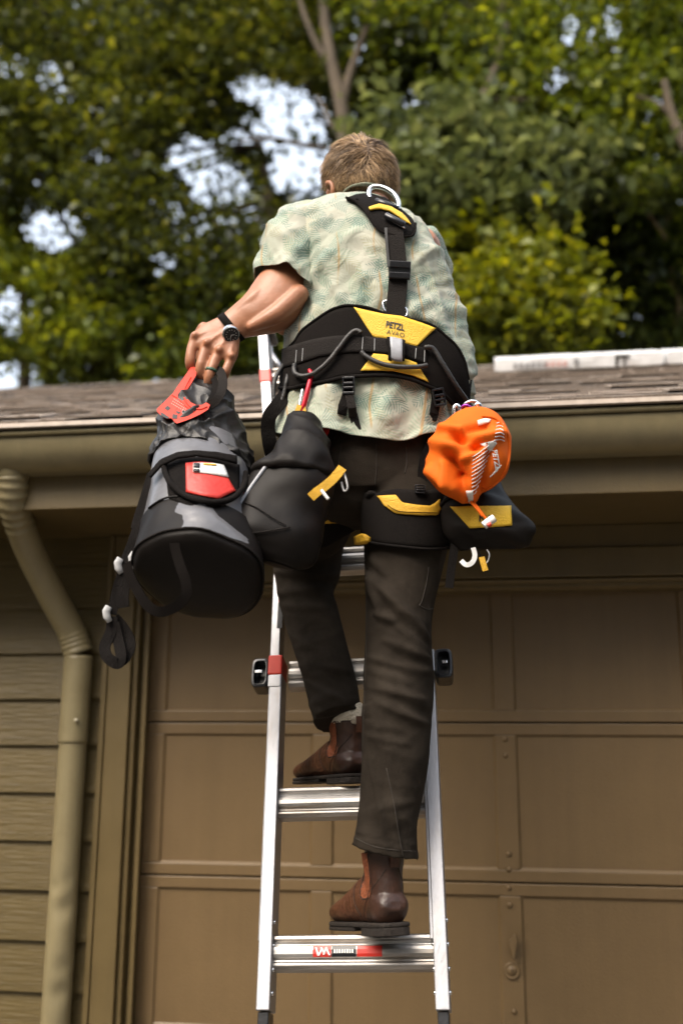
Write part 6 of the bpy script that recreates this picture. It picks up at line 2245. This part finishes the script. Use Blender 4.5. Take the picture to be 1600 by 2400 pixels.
os_ = thing('orange_sack', 'crumpled bright orange sack with white stripes hanging on the right hip', 'sack', tuple(P(1100, 1175, 2.02)))
o_rows = [(1078, 984, 1150, 974, 2.03, 0.03), (1048, 998, 1172, 985, 2.025, 0.045), (1024, 1018, 1188, 1010, 2.02, 0.056), (1010, 1052, 1196, 1046, 2.015, 0.064), (1001, 1086, 1194, 1080, 2.01, 0.066), (1007, 1122, 1182, 1110, 2.01, 0.062), (1030, 1152, 1158, 1135, 2.012, 0.050), (1060, 1168, 1128, 1156, 2.015, 0.034), (1084, 1178, 1112, 1174, 2.018, 0.018)]
oring = loft2(o_rows, 90, 10, 2.2)
b = MB(); b.rings(oring)
so = b.build('sack_body', M_orange, os_, smooth=True)
OF = [((1070, 1022), (1118, 1052), 13, -0.030), ((1052, 1070), (1082, 1118), 12, -0.032), ((1078, 1122), (1098, 1172), 9, -0.018), ((1095, 1040), (1165, 1022), 12, 0.020), ((1022, 1040), (1062, 1050), 15, 0.016), ((1014, 1105), (1060, 1140), 14, 0.018), ((1122, 1068), (1098, 1160), 16, 0.016), ((1146, 1050), (1130, 1142), 7, -0.018), ((1040, 1005), (1080, 1010), 9, 0.014), ((1085, 1078), (1150, 1046), 8, 0.014), ((1040, 1085), (1048, 1130), 8, 0.012), ((1095, 1010), (1140, 1000), 8, -0.012)]
def sack_relief(co, no, u, v):
    d = 0.006 * (folds(co, 45, (16, 7, 5), 2.0, 1.4) - 0.3)
    for (ax, ay), (bx, by), w, h in OF:
        dx, dy = bx - ax, by - ay
        t = np.clip(((u - ax) * dx + (v - ay) * dy) / (dx * dx + dy * dy), 0, 1)
        d += h * np.exp(-(np.hypot(u - ax - t * dx, v - ay - t * dy) / w) ** 2) * (no[:, 1] < 0.3)
    return d
disp_obj(so, sack_relief)
class MeshProx(Prox):
    def __init__(self, o):
        me = o.data
        self.t = BVHTree.FromPolygons([tuple(v.co) for v in me.vertices], [tuple(p.vertices) for p in me.polygons])
sk_px = MeshProx(so)
cord_on('rim_piping', [(1128, 976), (1160, 982), (1182, 1006), (1192, 1040), (1190, 1080), (1176, 1116), (1150, 1140), (1128, 1148)], 0.003, M_orange, os_, sk_px, 0.001)
for k in range(11):
    f = k / 10
    ua, va = 1080 + 22 * f, 1085 + 72 * f
    ub, vb = 1158 - 42 * f, 1032 + 118 * f
    pts = [(ua + (ub - ua) * t, va + (vb - va) * t + 5 * sin(pi * t)) for t in (0.35 - 0.1 * f, 0.6, 0.8, 1.0)]
    cord_on('print_stripe', pts, 0.0008, M_white, os_, sk_px, 0.0006)
for k in range(6):
    cord_on('print_stripe', [(1163 - k * 1.0, 992 + k * 8), (1172, 990 + k * 8), (1178 + k * 0.6, 994 + k * 8)], 0.001, M_white, os_, sk_px, 0.0006)
for k in range(5):
    cord_on('print_stripe', [(1147 + k * 4, 1118 - k * 3), (1155 + k * 3, 1110 - k * 3), (1164 + k * 2.4, 1098 - k * 2)], 0.0009, M_white, os_, sk_px, 0.0006)
lettering('lettering', 'PETZL', (1152, 1053), (3.0, 17.5), (17, 1.0), 0.0012, M_white, os_, sk_px, 0.03)
patch('white_patch', [(1118, 986), (1135, 981), (1150, 983)], [(1120, 998), (1135, 994), (1146, 990)], 0.002, 0.001, M_white, os_, sk_px, 6, 3)
patch('white_patch', [(1124, 1040), (1160, 1032)], [(1150, 1058), (1163, 1040)], 0.001, 0.0008, M_white, os_, sk_px, 6, 3)
patch('white_patch', [(1092, 1150), (1108, 1150)], [(1097, 1180), (1108, 1176)], 0.002, 0.001, M_white, os_, sk_px, 4, 5)
cord('drawcord', [(1106, 1176, 1.995), (1116, 1186, 1.985), (1128, 1202, 1.98), (1138, 1216, 1.98)], 0.0026, M_orange, os_)
cord('drawcord', [(1102, 1176, 1.995), (1118, 1194, 1.982), (1130, 1210, 1.98)], 0.0026, M_orange, os_)
cord('cord_lock', [(1133, 1232, 1.972), (1146, 1222, 1.972), (1158, 1214, 1.972)], 0.0085, M_white, os_)
cord('cord_lock_button', [(1142, 1232, 1.962), (1150, 1228, 1.962)], 0.005, M_redp, os_)


def carabiner(pts, r, material, label):
    t = thing('carabiner', label, 'carabiner', tuple(P(*pts[0])), 'carabiners on the right hip')
    cs = catmull([tuple(P(*p)) for p in pts], 6, True)
    n = len(cs)
    k = int(n * 0.72)
    g = MB(); g.tube([Vector(c) for c in cs[:k]], r, 10); g.build('body', material, t, smooth=True)
    g = MB(); g.tube([Vector(c) for c in cs[k - 1:]] + [Vector(cs[0])], r * 0.75, 10); g.build('gate', M_steel, t, smooth=True)
    return t


carabiner([(1064, 992, 2.03), (1062, 962, 2.025), (1068, 950, 2.025), (1075, 956, 2.025), (1076, 985, 2.03), (1072, 1004, 2.03)], 0.0042, M_steel, 'narrow silver carabiner at the left of the orange sack top')
carabiner([(1098, 982, 2.015), (1106, 962, 2.01), (1116, 948, 2.005), (1124, 950, 2.005), (1122, 968, 2.01), (1112, 988, 2.015)], 0.0042, M_steel, 'bright silver carabiner leaning over the orange sack')
carabiner([(1080, 986, 2.04), (1078, 960, 2.035), (1090, 950, 2.03), (1104, 958, 2.03), (1106, 980, 2.035), (1092, 996, 2.04)], 0.0036, M_purple, 'purple carabiner between the silver ones')
carabiner([(1086, 950, 2.035), (1100, 941, 2.03), (1116, 942, 2.03), (1124, 955, 2.03), (1128, 978, 2.03), (1112, 972, 2.04), (1098, 958, 2.04)], 0.0034, M_steel, 'silver carabiner hooked over the right gear loop')
